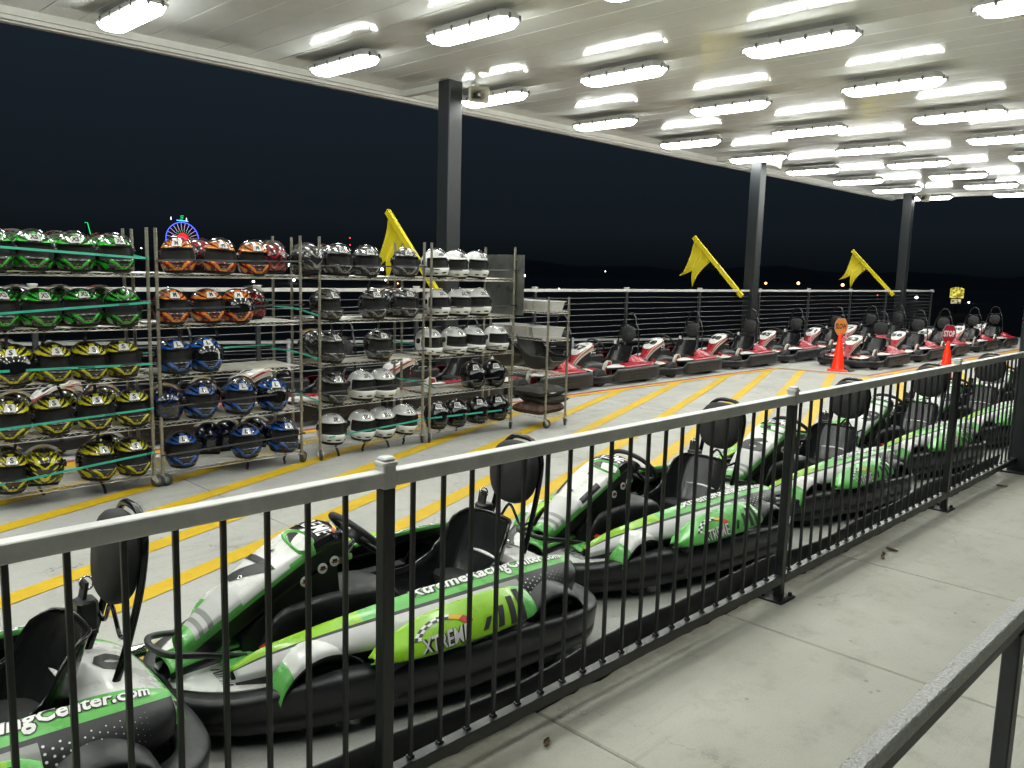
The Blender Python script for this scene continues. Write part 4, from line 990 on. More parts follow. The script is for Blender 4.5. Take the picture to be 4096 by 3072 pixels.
def hoop(t, green):
    m = MB()
    if green: path = [(1.60,.15,.16),(1.70,.15,.36),(1.775,.145,.60),(1.80,.15,.76),(1.808,.125,.84),(1.812,.07,.885),(1.813,0,.893),(1.812,-.07,.885),(1.808,-.125,.84),(1.80,-.15,.76),(1.775,-.145,.60),(1.70,-.15,.36),(1.60,-.15,.16)]
    else: path = [(1.66,.235,.22),(1.70,.225,.42),(1.735,.20,.66),(1.745,.175,.80),(1.75,.125,.90),(1.755,.10,.99),(1.757,.05,1.045),(1.757,0,1.06),(1.757,-.05,1.045),(1.755,-.10,.99),(1.75,-.125,.90),(1.745,-.175,.80),(1.735,-.20,.66),(1.70,-.225,.42),(1.66,-.235,.22)]
    m.tube(cr1(np.array(path), 60), .0135 if green else .0115, MT['blk_gloss'], 8)
    if not green: m.tube(cr1(np.array([(1.748,.16,.84),(1.752,.12,.865),(1.753,0,.87),(1.752,-.12,.865),(1.748,-.16,.84)]), 16), .010, MT['blk_gloss'], 6)
    else: m.tube(cr1(np.array([(1.73,.15,.5),(1.735,.08,.475),(1.735,0,.56),(1.735,-.08,.475),(1.73,-.15,.5)]), 24), .0075, MT['blk_gloss'], 6)
    part('roll_hoop', m, t)
    # padded headrest: a rounded shield
    cx, cz, rw, rh, th = (1.755, .725, .172, .165, .058) if green else (1.715, .715, .15, .145, .05)
    nA, nR = 30, 7; P = np.zeros((nA, 2*nR, 3))
    for i in range(nA):
        a = 2*PI*i/nA; sq = (abs(math.cos(a))**2.6+abs(math.sin(a))**2.6)**(-1/2.6)
        wv = 1.0 - (.10 if math.sin(a) < 0 else 0)*abs(math.sin(a))
        for j in range(2*nR):
            q = -1+2*(j+.0)/(2*nR-1); rr = (1-abs(q)**3.2)**.5 if abs(q) < 1 else 0.0
            P[i, j] = (cx + th*q, rw*wv*sq*math.cos(a)*max(rr, 0.001)*.93, cz + rh*sq*math.sin(a)*max(rr, .001)*.93)
    m = MB().grid(P, MT['blk_matt'], closed_u=True)
    m.v = [(x + (z-cz)*.12, y, z) for x, y, z in m.v]; part('headrest', m, t)

def belt(t, y0, x0, green):
    m = MB(); top = (x0+.075, y0, .60 if green else .53)
    path = [(x0, y0, .22), (x0+.035, y0, .40), top]
    P = cr1(np.array(path), 10); m.grid(np.array([[(p[0], p[1]-.026, p[2]), (p[0], p[1]+.026, p[2])] for p in P]), MT['blk_matt'], .012)
    part('seat_belt', m, t)
    m = MB().cbox((x0+.04, y0-.055, .43), (x0+.11, y0+.03, .54), MT['blk'], .012); part('belt_buckle', m, t)
    part('belt_ring', MB().tube([(top[0]+.01+.022*math.cos(a), y0+.022*math.sin(a)*.4, top[2]-.01+.022*math.sin(a)) for a in np.linspace(0, 2*PI, 12, endpoint=False)], .004, MT['steel'], 6, True), t)

def kart_seat(t, x0, z0, sc):
    P = patch(SEATC*sc, 30, 28) + np.array([x0, 0, z0])
    s = part('seat', MB().grid(P, MT['seatm'], -.007), t)
    m = MB(); edge = [P[i, 0] for i in range(30)] + [P[-1, j] for j in range(1, 28)] + [P[29-i, -1] for i in range(1, 30)]
    m.tube(edge[::2], .008, MT['blk_gloss'], 6); part('seat_rim', m, t)
    for (u, v) in ((.90, .36), (.90, .64), (.42, .25), (.42, .75)):
        p, n = samp(P, u, v); n = n if n[0] < 0 or u < .6 and n[2] > 0 else -n
        obj('bolt', shm(MB().cyl(p-n*.002, p+n*.006, .012, MT['steel'], 10)), s)

def chassis(t, fx, fy, rx_, ry):
    m = MB().prism([(.10,-.18),(.35,-.30),(.75,-.36),(1.75,-.36),(1.80,-.25),(1.80,.25),(1.75,.36),(.75,.36),(.35,.30),(.10,.18)], .045, .065, MT['blk_matt'])
    part('floor_pan', m, t)
    m = MB()
    for s in (-1, 1): m.tube(cr1(np.array([(.12, s*.16, .08), (.4, s*.27, .08), (.9, s*.33, .08), (1.7, s*.33, .09)]), 16), .014, MT['blk'], 8)
    m.cyl((rx_, -ry, .14), (rx_, ry, .14), .016, MT['steel'], 8); m.cyl((fx, -fy, .13), (fx, fy, .13), .012, MT['blk'], 8)
    part('frame', m, t)
    for s in (-1, 1):
        wheel(t, fx, s*fy, .132, .12, s); wheel(t, rx_, s*ry, .14, .17, s)

def pedals(t, y, x=.30):
    for s in (-1, 1):
        yy = s*y
        m = MB().prism([(x, .09), (x+.03, .09), (x-.01, .25), (x-.05, .30), (x-.075, .29), (x-.03, .22)], yy-.022, yy+.022, MT['redm'], 'y')
        part('pedal', m, t)
        m = MB().cyl((x+.05, yy, .22), (x+.17, yy, .13), .011, MT['steel'], 8).cyl((x-.0, yy, .255), (x+.05, yy, .22), .006, MT['steel'], 6)
        for i in range(7): m.tube([(x+.05+.016*i, yy+.014*math.cos(a), .22-.012*i+.014*math.sin(a)) for a in np.linspace(0, 2*PI, 8, endpoint=False)], .0022, MT['steel'], 4, True)
        part('pedal_spring', m, t)
        part('pedal_arm', MB().cbox((x+.14, yy-.015, .07), (x+.26, yy+.015, .12), MT['redm'], .004), t)

def tank(t, col, x0, x1, hw, zt):
    rows = []
    for x, w, z in ((x0, .55, zt-.22), (x0+.02, .8, zt-.13), (x0+.10, .95, zt-.02), (x0+.22, 1, zt), (.5*(x0+x1), 1, zt+.005), (x1-.18, 1.0, zt-.01), (x1-.06, .95, zt-.03), (x1, .8, zt-.09)):
        w *= hw; rows.append([(x, -w, .07), (x, -w*1.0, z*.55), (x, -w*.97, z-.05), (x, -w*.82, z-.012), (x, -w*.5, z), (x, 0, z+.002), (x, w*.5, z), (x, w*.82, z-.012), (x, w*.97, z-.05), (x, w, z*.55), (x, w, .07)])
    P = patch(rows, 26, 34); m = MB().grid(P, col)
    for row_ in (P[0], P[-1][::-1]): m.add(list(row_), [tuple(range(len(row_)))], col)
    part('fuel_tank', m, t)
    part('filler_cap', MB().cyl((.60, -.04, zt-.005), (.60, -.04, zt+.035), .034, MT['blk_matt'], 16).cyl((.60, -.04, zt+.033), (.60, -.04, zt+.046), .029, MT['blk'], 16), t)

def nassau_rows(pts, lip, side):
    rows = []
    for x, z, w in pts:
        rows.append([(x+side*.3, -w*.86, z-lip-side), (x+.006, -w*1.0, z-lip), (x, -w*.93, z-.016), (x, -w*.72, z), (x, 0, z+.008), (x, w*.72, z), (x, w*.93, z-.016), (x+.006, w, z-lip), (x+side*.3, w*.86, z-lip-side)])
    return rows

def green_kart():
    t = thing('go_kart', '', 'go-kart', (0, 0, 0), 0, 'green go-karts queued beside the picket fence')
    chassis(t, .47, .36, 1.50, .47)
    # wrap-round bumper
    half = [(0.0, 0, .9, .05), (.015, -.12, .9, .05), (.075, -.25, .95, .05), (.20, -.355, 1.0, .05), (.40, -.455, 1.22, .05), (.58, -.505, 1.25, .05), (.70, -.520, 1.15, .05), (.82, -.550, 1.20, .05), (1.0, -.580, 1.28, .05), (1.30, -.588, 1.25, .05), (1.60, -.585, 1.12, .05), (1.76, -.55, 1.1, .05), (1.865, -.44, 1.05, .05), (1.90, -.27, 1.05, .05), (1.90, 0, 1.05, .05)]
    prof = [(-.06, .0), (-.020, .0), (-.004, .006), (.006, .020), (.012, .050), (.006, .054), (.006, .060), (.012, .064), (.021, .128), (.018, .140), (.008, .149), (-.006, .152), (-.045, .153), (-.078, .151), (-.085, .140), (-.085, .05), (-.06, .0)]
    part('bumper', sweep_and(half, prof), t)
    # nose plates: white wings, green middle
    rows = []
    for x, w, z in ((.035, .10, .195), (.09, .20, .205), (.18, .29, .212), (.29, .345, .218), (.38, .37, .215)):
        rows.append([(x, -w, z-.006), (x, -w*.8, z), (x, -w*.55, z+.004), (x, -.085, z+.02), (x, -.07, z+.055), (x, 0, z+.068), (x, .07, z+.055), (x, .085, z+.02), (x, w*.55, z+.004), (x, w*.8, z), (x, w, z-.006)])
    P = patch(rows, 16, 40)
    n_ = part('nose_plate', MB().grid(P, lambda u, v: MT['white'] if v < .29 or v > .71 else (MT['green'] if .35 < v < .65 else MT['blk']), .006), t)
    m = MB(); logo(m, P, .42, .98, .27, .04, off=.003, sgn=-1 if samp(P, .5, .15)[1][2] < 0 else 1, swap=True); obj('emblem', shm(m), n_)
    # side ramps from nose to floor
    m = MB()
    for s in (-1, 1):
        q = patch([[(.20, s*.09, .262), (.20, s*.20, .232)], [(.34, s*.09, .235), (.34, s*.26, .235)], [(.46, s*.12, .15), (.46, s*.29, .17)]], 8, 5)
        m.grid(q if s < 0 else q[:, ::-1], lambda u, v: MT['green'] if u < .62 else MT['blk'], .004)
    part('foot_ramp', m, t)
    part('front_hoop', MB().tube(cr1(np.array([(.30, -.125, .24), (.14, -.12, .29), (.03, -.10, .315), (-.005, -.03, .325), (-.005, .03, .325), (.03, .10, .315), (.14, .12, .29), (.30, .125, .24)]), 30), .013, MT['blk'], 8), t)
    # front fairing
    pts = [(.09, .315, .062), (.18, .385, .085), (.30, .470, .112), (.42, .545, .128), (.52, .598, .130), (.60, .632, .124), (.68, .650, .112), (.735, .642, .098)]
    P = patch(nassau_rows(pts, .045, .075), 44, 36)
    def mf(u, v):
        if v < .115 or v > .885: return MT['blk']
        edge = v < .22 or v > .78
        if u < .06: return MT['green']
        if u < .27:
            if edge: return MT['green']
            return MT['silver'] if int(u*60) % 3 else MT['greyd']
        if u < .70: return MT['green'] if (edge and u > .52) or (v < .18 or v > .82) else MT['white']
        return MT['blk_gloss']
    f_ = part('front_fairing', MB().grid(P, mf, .006), t)
    tail = P[-1]; m = MB().add(list(tail), [tuple(range(len(tail)))], MT['blk']); obj('fairing_back', shm(m), f_)
    m = MB(); logo(m, P, .73, .985, .80, .30, off=.003, sgn=sgn_up(P), dark=True, swap=True); obj('emblem', shm(m), f_)
    # recessed lamp pod with green rim on the hood
    m = MB(); k = 26; cu, cv = .645, .40
    ring = lambda a, b, o: [samp(P, cu+a*math.cos(q), cv+b*math.sin(q))[0] + np.array([-.3, 0, .95])*o for q in np.linspace(0, 2*PI, k, endpoint=False)]
    r0, r1, r2 = ring(.075, .21, .001), ring(.066, .19, .010), ring(.055, .165, .002)
    f = [(i, (i+1) % k, k+(i+1) % k, k+i) for i in range(k)]
    m.add(r0+r1, f, MT['green'], True); m.add(r1+r2, f, MT['green'], True); m.add(r2, [tuple(range(k))], MT['lens'])
    obj('lamp_pod', shm(m), f_)
    for u in (.56, .70, .80):
        p, n = samp(P, u, .05); n = n*(-1 if n[1] > 0 else 1); q = p + np.array([.02, -.004, -.03]); nn = np.array([0, -1, .1]); m = MB()   # warning disc on the side of the fairing
        m.cyl(q, q+nn*.004, .021, MT['inkw'], 16); m.box((q[0]-.010, q[1]-.0065, q[2]-.006), (q[0]+.010, q[1]-.0045, q[2]+.010), MT['ink']); m.box((q[0]-.017, q[1]-.0075, q[2]-.003), (q[0]+.017, q[1]-.0066, q[2]+.001), MT['inkr'])
        obj('warning_sticker', shm(m), f_)
    for u, v in ((.33, .5), (.50, .5), (.88, .2), (.88, .8)):
        p, n = samp(P, u, v); n = n*(1 if n[2] > 0 else -1); obj('bolt', shm(MB().cyl(p, p+n*.005, .010, MT['steel'], 10).cyl(p+n*.004, p+n*.007, .005, MT['blk'], 8)), f_)
    part('bulkhead', MB().prism([(.28, .07), (.62, .07), (.72, .33), (.70, .52), (.45, .44), (.30, .30)], -.105, .105, MT['blk'], 'y'), t)
    part('foam_pad', MB().cbox((.70, -.075, .49), (.77, -.005, .575), MT['tan'], .012), t)
    tank(t, MT['blk'], .34, 1.02, .145, .395)
    pedals(t, .205, .40)
    steering(t, .865, .575, .150)
    kart_seat(t, 1.02, .09, 1.06)
    # side pods
    for s in (-1, 1):
        rows = []
        for x, yi, zi, yo, zo, bul in ((.20, .215, .262, .265, .235, .0), (.30, .245, .315, .335, .265, .02), (.44, .285, .355, .405, .300, .03), (.62, .305, .380, .440, .300, .03), (.85, .315, .398, .470, .290, .03), (1.10, .320, .408, .485, .285, .03), (1.35, .325, .412, .490, .285, .03), (1.55, .330, .408, .485, .29, .025), (1.72, .335, .392, .455, .30, .015), (1.79, .34, .375, .42, .32, .0)):
            rows.append([(x, -(yi+.012), zi-.06), (x, -yi, zi-.004), (x, -(yi+.02), zi), (x, -(yi+.45*(yo-yi)), zi-.18*(zi-zo)+.002), (x, -(yi+.78*(yo-yi)+bul*.3), zi-.50*(zi-zo)), (x, -(yo+bul*.3), zo), (x, -(yo-.01), zo-.06)])
        P = patch(rows, 60, 26)
        if s > 0: P = flip(P)
        def mf(u, v, s=s):
            if s > 0: v = 1-v
            x = .20+1.59*u
            if v < .13: return MT['blk']
            if v < .52: return (MT['lime'] if u < .36 else MT['green'])
            if v < .55: return MT['blk']
            if v < .88: return MT['silver'] if u < .62 else (MT['greyd'] if u < .70 else MT['blk'])
            return MT['blk']
        pod = part('side_pod', MB().grid(P, mf, -.007), t)
        sg = sgn_up(P)
        m = MB()
        va, vb = (.49, .20) if s < 0 else (.51, .80)
        ua, ub = (.46, .90) if s < 0 else (.90, .46)
        text_patch(m, 'XtremeRacingCenter.com', P, ua, ub, va, vb, MT['ink'], .07, .22, .0025*sg); text_patch(m, 'XtremeRacingCenter.com', P, ua, ub, va, vb, MT['inkw'], .028, .22, .0042*sg)
        obj('lettering', shm(m), pod)
        m = MB()    # dotted fade at the tail of the pod
        for i in range(15):
            for j in range(5):
                r = .0045*(1-i/17); u = .70+.012*i; v = .60+.05*j + (.03 if i % 2 else 0)
                if s > 0: v = 1-v
                p, n = samp(P, u, v); n = n*sg; a = Vector(n).orthogonal().normalized(); b = Vector(n).cross(a)
                q = [Vector(p)+Vector(n)*.0022+(a*math.cos(w)+b*math.sin(w))*r for w in np.linspace(0, 2*PI, 6, endpoint=False)]
                m.add([tuple(x) for x in q], [tuple(range(6))], MT['inkw'])
        obj('dotted_fade', shm(m), pod, kind='stuff')
        # scoop bulging below the pod
        rows = []
        for x, yt, zt, yb, zb in ((.62, .510, .282, .520, .262), (.70, .480, .318, .556, .258), (.84, .476, .358, .586, .258), (1.00, .478, .380, .596, .262), (1.20, .480, .388, .598, .268), (1.34, .482, .378, .592, .274), (1.40, .486, .352, .570, .280)):
            f = lambda q, o: (x, -(yt+(yb-yt)*q+o*.9), zt+(zb-zt)*q+o*.6)
            rows.append([(x, -(yt-.035), zt-.012), (x, -(yt-.006), zt-.001), f(.02, 0), f(.3, .010), f(.62, .013), f(.92, .004), f(1.0, -.004), (x, -(yb-.025), zb-.014)])
        P2 = patch(rows, 36, 22)
        if s > 0: P2 = flip(P2)
        def mf2(u, v, s=s):
            if s > 0: v = 1-v
            if v > .87: return MT['green']
            return MT['lime'] if u < .80 else MT['green']
        sc = part('side_scoop', MB().grid(P2, mf2, -.006), t); sg2 = sgn_out(P2, s)
        m = MB()
        V = lambda v: v if s < 0 else 1-v
        for k in range(4):
            u0 = .585+.062*k; w = .022+.007*k; h0, h1 = .56-.075*k, .68+.03*k
            G = np.zeros((4, 8, 3))
            for i in range(4):
                for j in range(8):
                    p, n = samp(P2, u0+w*i/3+.03*(.5-j/7), V(h0+(h1-h0)*j/7)); G[i, j] = p+n*.003*sg2
            m.grid(G, MT['blk_matt'])
        obj('scoop_vents', shm(m), sc, kind='stuff')
        m = MB(); lu = (.27, .55) if s < 0 else (.55, .27); logo(m, P2, *lu, V(.76), V(.36), off=.003, sgn=sg2); obj('emblem', shm(m), sc)
        # front mudguard over the wheel
        rows = []
        for a in np.linspace(math.radians(168), math.radians(8), 9):
            x = .47 + .185*math.cos(a); z = .155 + .170*math.sin(a)
            rows.append([(x, s*.275, z+.012), (x, s*.32, z+.018), (x, s*.38, z+.012), (x, s*.425, z-.004), (x, s*.435, z-.03)])
        P3 = patch(rows, 20, 12)
        mg = MB().grid(P3 if s < 0 else P3[:, ::-1], lambda u, v: (MT['green'] if u < .2 else MT['white']) if u < .86 and .12 < v < .88 else MT['blk'], .005)
        part('front_mudguard', mg, t)
        # rear mudguard
        rows = []
        for a in np.linspace(math.radians(160), math.radians(15), 8):
            x = 1.53 + .185*math.cos(a); z = .15 + .178*math.sin(a)
            rows.append([(x, s*.37, z+.012), (x, s*.45, z+.016), (x, s*.53, z+.006), (x, s*.565, z-.02)])
        P4 = patch(rows, 18, 10); part('rear_mudguard', MB().grid(P4 if s < 0 else P4[:, ::-1], MT['blk'], .005), t)
        # lower sill below the pod
        part('sill', MB().cbox((.66, min(s*.33, s*.535), .075), (1.36, max(s*.33, s*.535), .262), MT['blk'], .03), t)
    # engine cover
    rows = []
    for x, z, w in ((1.56, .335, .25), (1.62, .352, .30), (1.72, .345, .315), (1.80, .315, .31), (1.86, .265, .29), (1.885, .21, .27)):
        rows.append([(x, -w, z-.07), (x, -w*.93, z-.015), (x, -w*.78, z), (x, -w*.40, z+.008), (x, 0, z+.012), (x, w*.40, z+.008), (x, w*.78, z), (x, w*.93, z-.015), (x, w, z-.07)])
    P = patch(rows, 26, 40)
    def mf(u, v):
        a = abs(v-.5)
        if a < .22 and u < .72: return MT['white']
        if .27 < a < .40 and .1 < u < .80: return MT['greyd'] if int(u*24) % 4 == 0 or u < .35 else (MT['blk_matt'] if .3 < a < .38 else MT['silver'])
        return MT['green']
    ec = part('engine_cover', MB().grid(P, mf, .006), t)
    t['_cover'] = 0
    part('tail_pipe', MB().cyl((1.80, .18, .28), (1.90, .20, .27), .024, MT['steel'], 12), t)
    part('tail_base', MB().cbox((1.40, -.30, .07), (1.84, .30, .24), MT['blk_matt'], .03), t)
    hoop(t, True); belt(t, .165, 1.62, True)
    return t, patch(nassau_rows(pts, .045, .075), 44, 36), P
def sgn_up(P): return 1 if samp(P, .5, .5)[1][2] > 0 else -1
def sgn_out(P, s): return 1 if samp(P, .5, .5)[1][1]*s > 0 else -1
def sweep_and(half, prof, m=None):
    mb = MB(); sweep_loop(mb, mirror_plan(half), prof, m or MT['blk']); return mb

def red_kart():
    t = thing('go_kart', '', 'go-kart', (0, 0, 0), 0, 'red go-karts parked along the cable railing')
    chassis(t, .33, .505, 1.52, .45)
    half = [(0.0, 0, .80, .05), (.01, -.18, .80, .05), (.05, -.36, .80, .05), (.14, -.51, .78, .05), (.30, -.60, .76, .05), (.50, -.60, .78, .05), (.575, -.595, .80, .05), (.62, -.635, 1.30, .05), (.70, -.645, 1.32, .05), (1.0, -.645, 1.34, .05), (1.4, -.645, 1.36, .05), (1.65, -.635, 1.36, .05), (1.80, -.58, 1.36, .05), (1.885, -.44, 1.34, .05), (1.90, -.25, 1.3, .05), (1.90, 0, 1.3, .05)]
    prof = [(-.06, .0), (-.012, .0), (.008, .010), (.014, .030), (.014, .120), (.008, .140), (-.004, .150), (-.03, .152), (-.036, .138), (-.036, .02), (-.06, .0)]
    part('bumper', sweep_and(half, prof, MT['blk']), t)
    for s in (-1, 1):
        m = MB()
        for k, x in enumerate((.86, 1.06)):
            q = [(x, .115), (x+.20, .135), (x+.24, .175), (x+.06, .16)]
            m.prism(q, s*.650-.010, s*.650+.0105, MT['blk_matt'], 'y')
            m.tube([(a, s*.661, b) for a, b in q], .003, MT['grey_pl'], 4, True)
        part('bumper_vents', m, t)
        # top cap of the side pod, white tip and red field
        rows = []
        for x, yi, yo, z in ((.62, .40, .44, .255), (.75, .36, .56, .268), (.95, .34, .615, .277), (1.2, .335, .615, .283), (1.45, .335, .61, .283), (1.62, .36, .60, .275), (1.70, .42, .55, .268)):
            rows.append([(x, s*yi, z-.03), (x, s*(yi+.015), z+.008), (x, s*(yi+.35*(yo-yi)), z+.020), (x, s*(yi+.7*(yo-yi)), z+.012), (x, s*yo, z-.004), (x, s*yo, z-.03)])
        P = patch(rows, 30, 14)
        part('pod_cap', MB().grid(P if s < 0 else P[:, ::-1], lambda u, v: MT['red'] if (.26 < u < .95 and .10 < v < .90) else (MT['silver'] if u < .26 and .2 < v < .8 else MT['blk']), .004), t)
        # flared front corner panels
        rows = [[(.06, s*.10, .215), (.06, s*.22, .205), (.08, s*.34, .20)], [(.20, s*.12, .235), (.20, s*.26, .235), (.20, s*.42, .215)], [(.34, s*.14, .225), (.36, s*.28, .25), (.38, s*.40, .23)], [(.50, s*.16, .20), (.50, s*.28, .24), (.52, s*.36, .235)]]
        P = patch(rows, 14, 10); part('nose_wing', MB().grid(P if s < 0 else P[:, ::-1], lambda u, v: MT['red'] if u > .5 or v < .35 else MT['cream'], .005), t)
        # round side shield behind the front wheel
        m = MB(); m.prism([(.64, .10), (.86, .10), (.87, .28), (.84, .345), (.76, .355), (.69, .32), (.65, .24)], s*.325-.012, s*.325+.012, MT['cream'], 'y')
        y0 = s*.338
        m.add([(.71, y0, .12), (.85, y0, .12), (.857, y0, .27), (.83, y0, .33), (.765, y0, .335), (.72, y0, .25)], [(0,1,2,3,4,5)] if s < 0 else [(5,4,3,2,1,0)], MT['red'])
        m.box((.775, min(y0, y0+s*.002), .11), (.785, max(y0, y0+s*.002), .335), MT['ink'])
        part('side_shield', m, t)
        # rear shoulder
        rows = [[(1.33, s*.30, .30), (1.33, s*.38, .30), (1.33, s*.46, .285)], [(1.42, s*.30, .385), (1.43, s*.385, .355), (1.42, s*.49, .295)], [(1.56, s*.27, .39), (1.58, s*.37, .36), (1.57, s*.50, .295)], [(1.70, s*.25, .35), (1.70, s*.36, .33), (1.69, s*.46, .285)], [(1.80, s*.22, .30), (1.80, s*.34, .29), (1.78, s*.42, .27)]]
        P = patch(rows, 16, 10); part('rear_shoulder', MB().grid(P if s < 0 else P[:, ::-1], lambda u, v: MT['red'] if u < .45 or v < .4 else MT['blk'], .005), t)
    # tail cover
    rows = [[(x, -w, z-.03), (x, -w*.7, z), (x, 0, z+.012), (x, w*.7, z), (x, w, z-.03)] for x, z, w in ((1.62, .36, .25), (1.74, .345, .29), (1.83, .30, .30), (1.88, .255, .30))]
    P = patch(rows, 12, 16); part('tail_cover', MB().grid(P, lambda u, v: MT['red'] if u < .7 else MT['white'], .005), t)
    part('tail_base', MB().cbox((1.40, -.30, .07), (1.83, .30, .27), MT['blk_matt'], .03), t)
    # front fairing: S-curved, with oval number plate on top
    pts = [(.08, .215, .085), (.15, .255, .078), (.22, .325, .072), (.29, .405, .082), (.37, .490, .115), (.47, .550, .135), (.57, .590, .132), (.66, .605, .108), (.71, .590, .085)]
    P = patch(nassau_rows(pts, .05, .06), 44, 34)
    def mf(u, v):
        a = abs(v-.5)
        if a > .42: return MT['cream']
        if a > .34: return MT['red'] if u > .12 else MT['cream']
        if a > .30: return MT['cream']
        if u > .93: return MT['red']
        return MT['red'] if u < .42 else MT['red']
    f_ = part('front_fairing', MB().grid(P, mf, .006), t)
    part('fairing_support', MB().prism([(.30, .07), (.56, .07), (.64, .30), (.64, .54), (.46, .50), (.36, .38)], -.075, .075, MT['blk_matt'], 'y'), t)
    k = 30; m = MB(); sg = sgn_up(P)
    G = np.zeros((k, 7, 3))
    for i, q in enumerate(np.linspace(0, 2*PI, k, endpoint=False)):
        for j in range(7):
            r = j/6; p, n = samp(P, .655+.25*r*math.cos(q), .5+.32*r*math.sin(q)*(1-.15*(math.cos(q) < 0))); G[i, j] = p+n*.004*sg
    m.grid(G, MT['white'], closed_u=True)
    obj('number_plate', shm(m), f_)
    m = MB()
    v, f, a = text2d('X', .06, .3); m.add([samp(P, .86-.10*tt, .40+.2*ss)[0] + samp(P, .8, .5)[1]*.010*sg for ss, tt in [(q[0], 1-q[1]) for q in v]], f, MT['greyd']); obj('emblem', shm(m), f_)
    tank(t, MT['grey_pl'], .36, .96, .20, .315)
    pedals(t, .26, .22)
    steering(t, .855, .565, .150)
    part('engine_top', MB().cbox((.98, .24, .10), (1.40, .36, .36), MT['grey_pl'], .02).cbox((1.05, .25, .36), (1.2, .35, .41), MT['steel'], .015), t)
    kart_seat(t, 1.02, .07, 1.10)
    hoop(t, False); belt(t, .19, 1.55, False)
    part('belt_tag', MB().cbox((1.60, .16, .52), (1.612, .205, .60), MT['sticker'], .002), t)
    return t, P

NW = dict(zip('0 6 7 9 10 11 14 19 41 42 44 45 47 48 51 53 55 56 57 58 60 62'.split(), 'zero six seven nine ten eleven fourteen nineteen forty-one forty-two forty-four forty-five forty-seven forty-eight fifty-one fifty-three fifty-five fifty-six fifty-seven fifty-eight sixty sixty-two'.split()))
def place_karts():
    proto, GP, GE = green_kart(); index_children(proto)
    fair = [c for c in CH[proto.name] if c.name.startswith('front_fairing')][0]; cov = [c for c in CH[proto.name] if c.name.startswith('engine_cover')][0]
    sg, se = sgn_up(GP), sgn_up(GE)
    LAB = {'0': 'heading the queue', '7': 'second in the queue', '11': 'third in the queue', '6': 'fourth in the queue', '19': 'fifth in the queue', '14': 'sixth in the queue', '9': 'last in the queue'}
    GK = [('0', 1.13, 2.88, -2.5), ('7', 3.03, 2.88, -3.5), ('11', 5.02, 2.90, -3.0), ('6', 6.95, 2.86, -3.5), ('19', 8.92, 2.88, -3.0), ('14', 10.9, 2.88, -3.0), ('9', 12.9, 2.9, -3.0)]
    for i, (num, xr, yc, rot) in enumerate(GK):
        o = proto if i == 0 else copy_tree(proto)
        o.location = (xr-.95, yc, ZP); o.rotation_euler = (0, 0, math.radians(rot))
        o['label'] = 'green and white go-kart numbered %s, %s by the picket fence' % (NW[num], LAB[num])
        fo, co = fair, cov
        if i:
            kc = [c for c in COL.objects if c.parent == o]; fo = [c for c in kc if c.name.startswith('front_fairing')][0]; co = [c for c in kc if c.name.startswith('engine_cover')][0]
        if num in ('11', '6', '19', '14'):
            for c_ in kc:
                if c_.name.startswith('side_scoop'):
                    for sl in c_.material_slots:
                        if sl.material == MT['lime']: sl.link = 'OBJECT'; sl.material = MT['green']
        w = .17 if len(num) == 1 else .27
        m = MB(); text_patch(m, num, GP, .295, .445, .5+w, .5-w, MT['ink'], .045, .0, .0035*sg, swap=True)
        obj('number', shm(m), fo)
        m = MB(); w *= .42
        def fn(s_, t_, ww=w): 
            p, n = samp(GE, .54-.24*t_, .5-ww+2*ww*s_); return p, n*se
        text_on(m, num, fn, MT['ink'], .06, 0, .0025); obj('number', shm(m), co)
    proto, RP = red_kart(); index_children(proto); sg = sgn_up(RP)
    fair = [c for c in CH[proto.name] if c.name.startswith('front_fairing')][0]
    RK = [('41', 3.66, 8.35, 0), ('7', 5.62, 8.35, .5), ('10', 7.62, 8.35, -.5), ('62', 9.46, 8.33, .5), ('47', 11.21, 8.37, .5), ('58', 13.13, 8.37, 0), ('48', 15.22, 8.37, .5), ('45', 17.13, 8.35, -.5), ('51', 19.25, 8.37, .5), ('57', 21.22, 8.37, 0), ('44', 23.05, 8.37, .5),
          ('53', 17.60, 6.74, -1.5), ('56', 19.95, 6.78, 1.0), ('42', 21.60, 6.78, 0), ('60', 24.0, 6.8, 1), ('55', 25.75, 6.8, -1)]
    for i, (num, xh, yc, rot) in enumerate(RK):
        o = proto if i == 0 else copy_tree(proto)
        o.location = (xh-1.757+.95, yc, ZP); o.rotation_euler = (0, 0, math.radians(rot))
        place = 'in the row along the cable railing' if i < 11 else 'in the lane beside the traffic cones'
        o['label'] = 'red and white go-kart numbered %s, %s' % (NW[num], place)
        fo = fair
        if i: fo = [c for c in COL.objects if c.parent == o and c.name.startswith('front_fairing')][0]
        m = MB(); w = .16 if len(num) > 1 else .08
        text_patch(m, num, RP, .52, .66, .5+w, .5-w, MT['ink'], .05, 0., .010*sg, swap=True); obj('number', shm(m), fo)
place_karts()

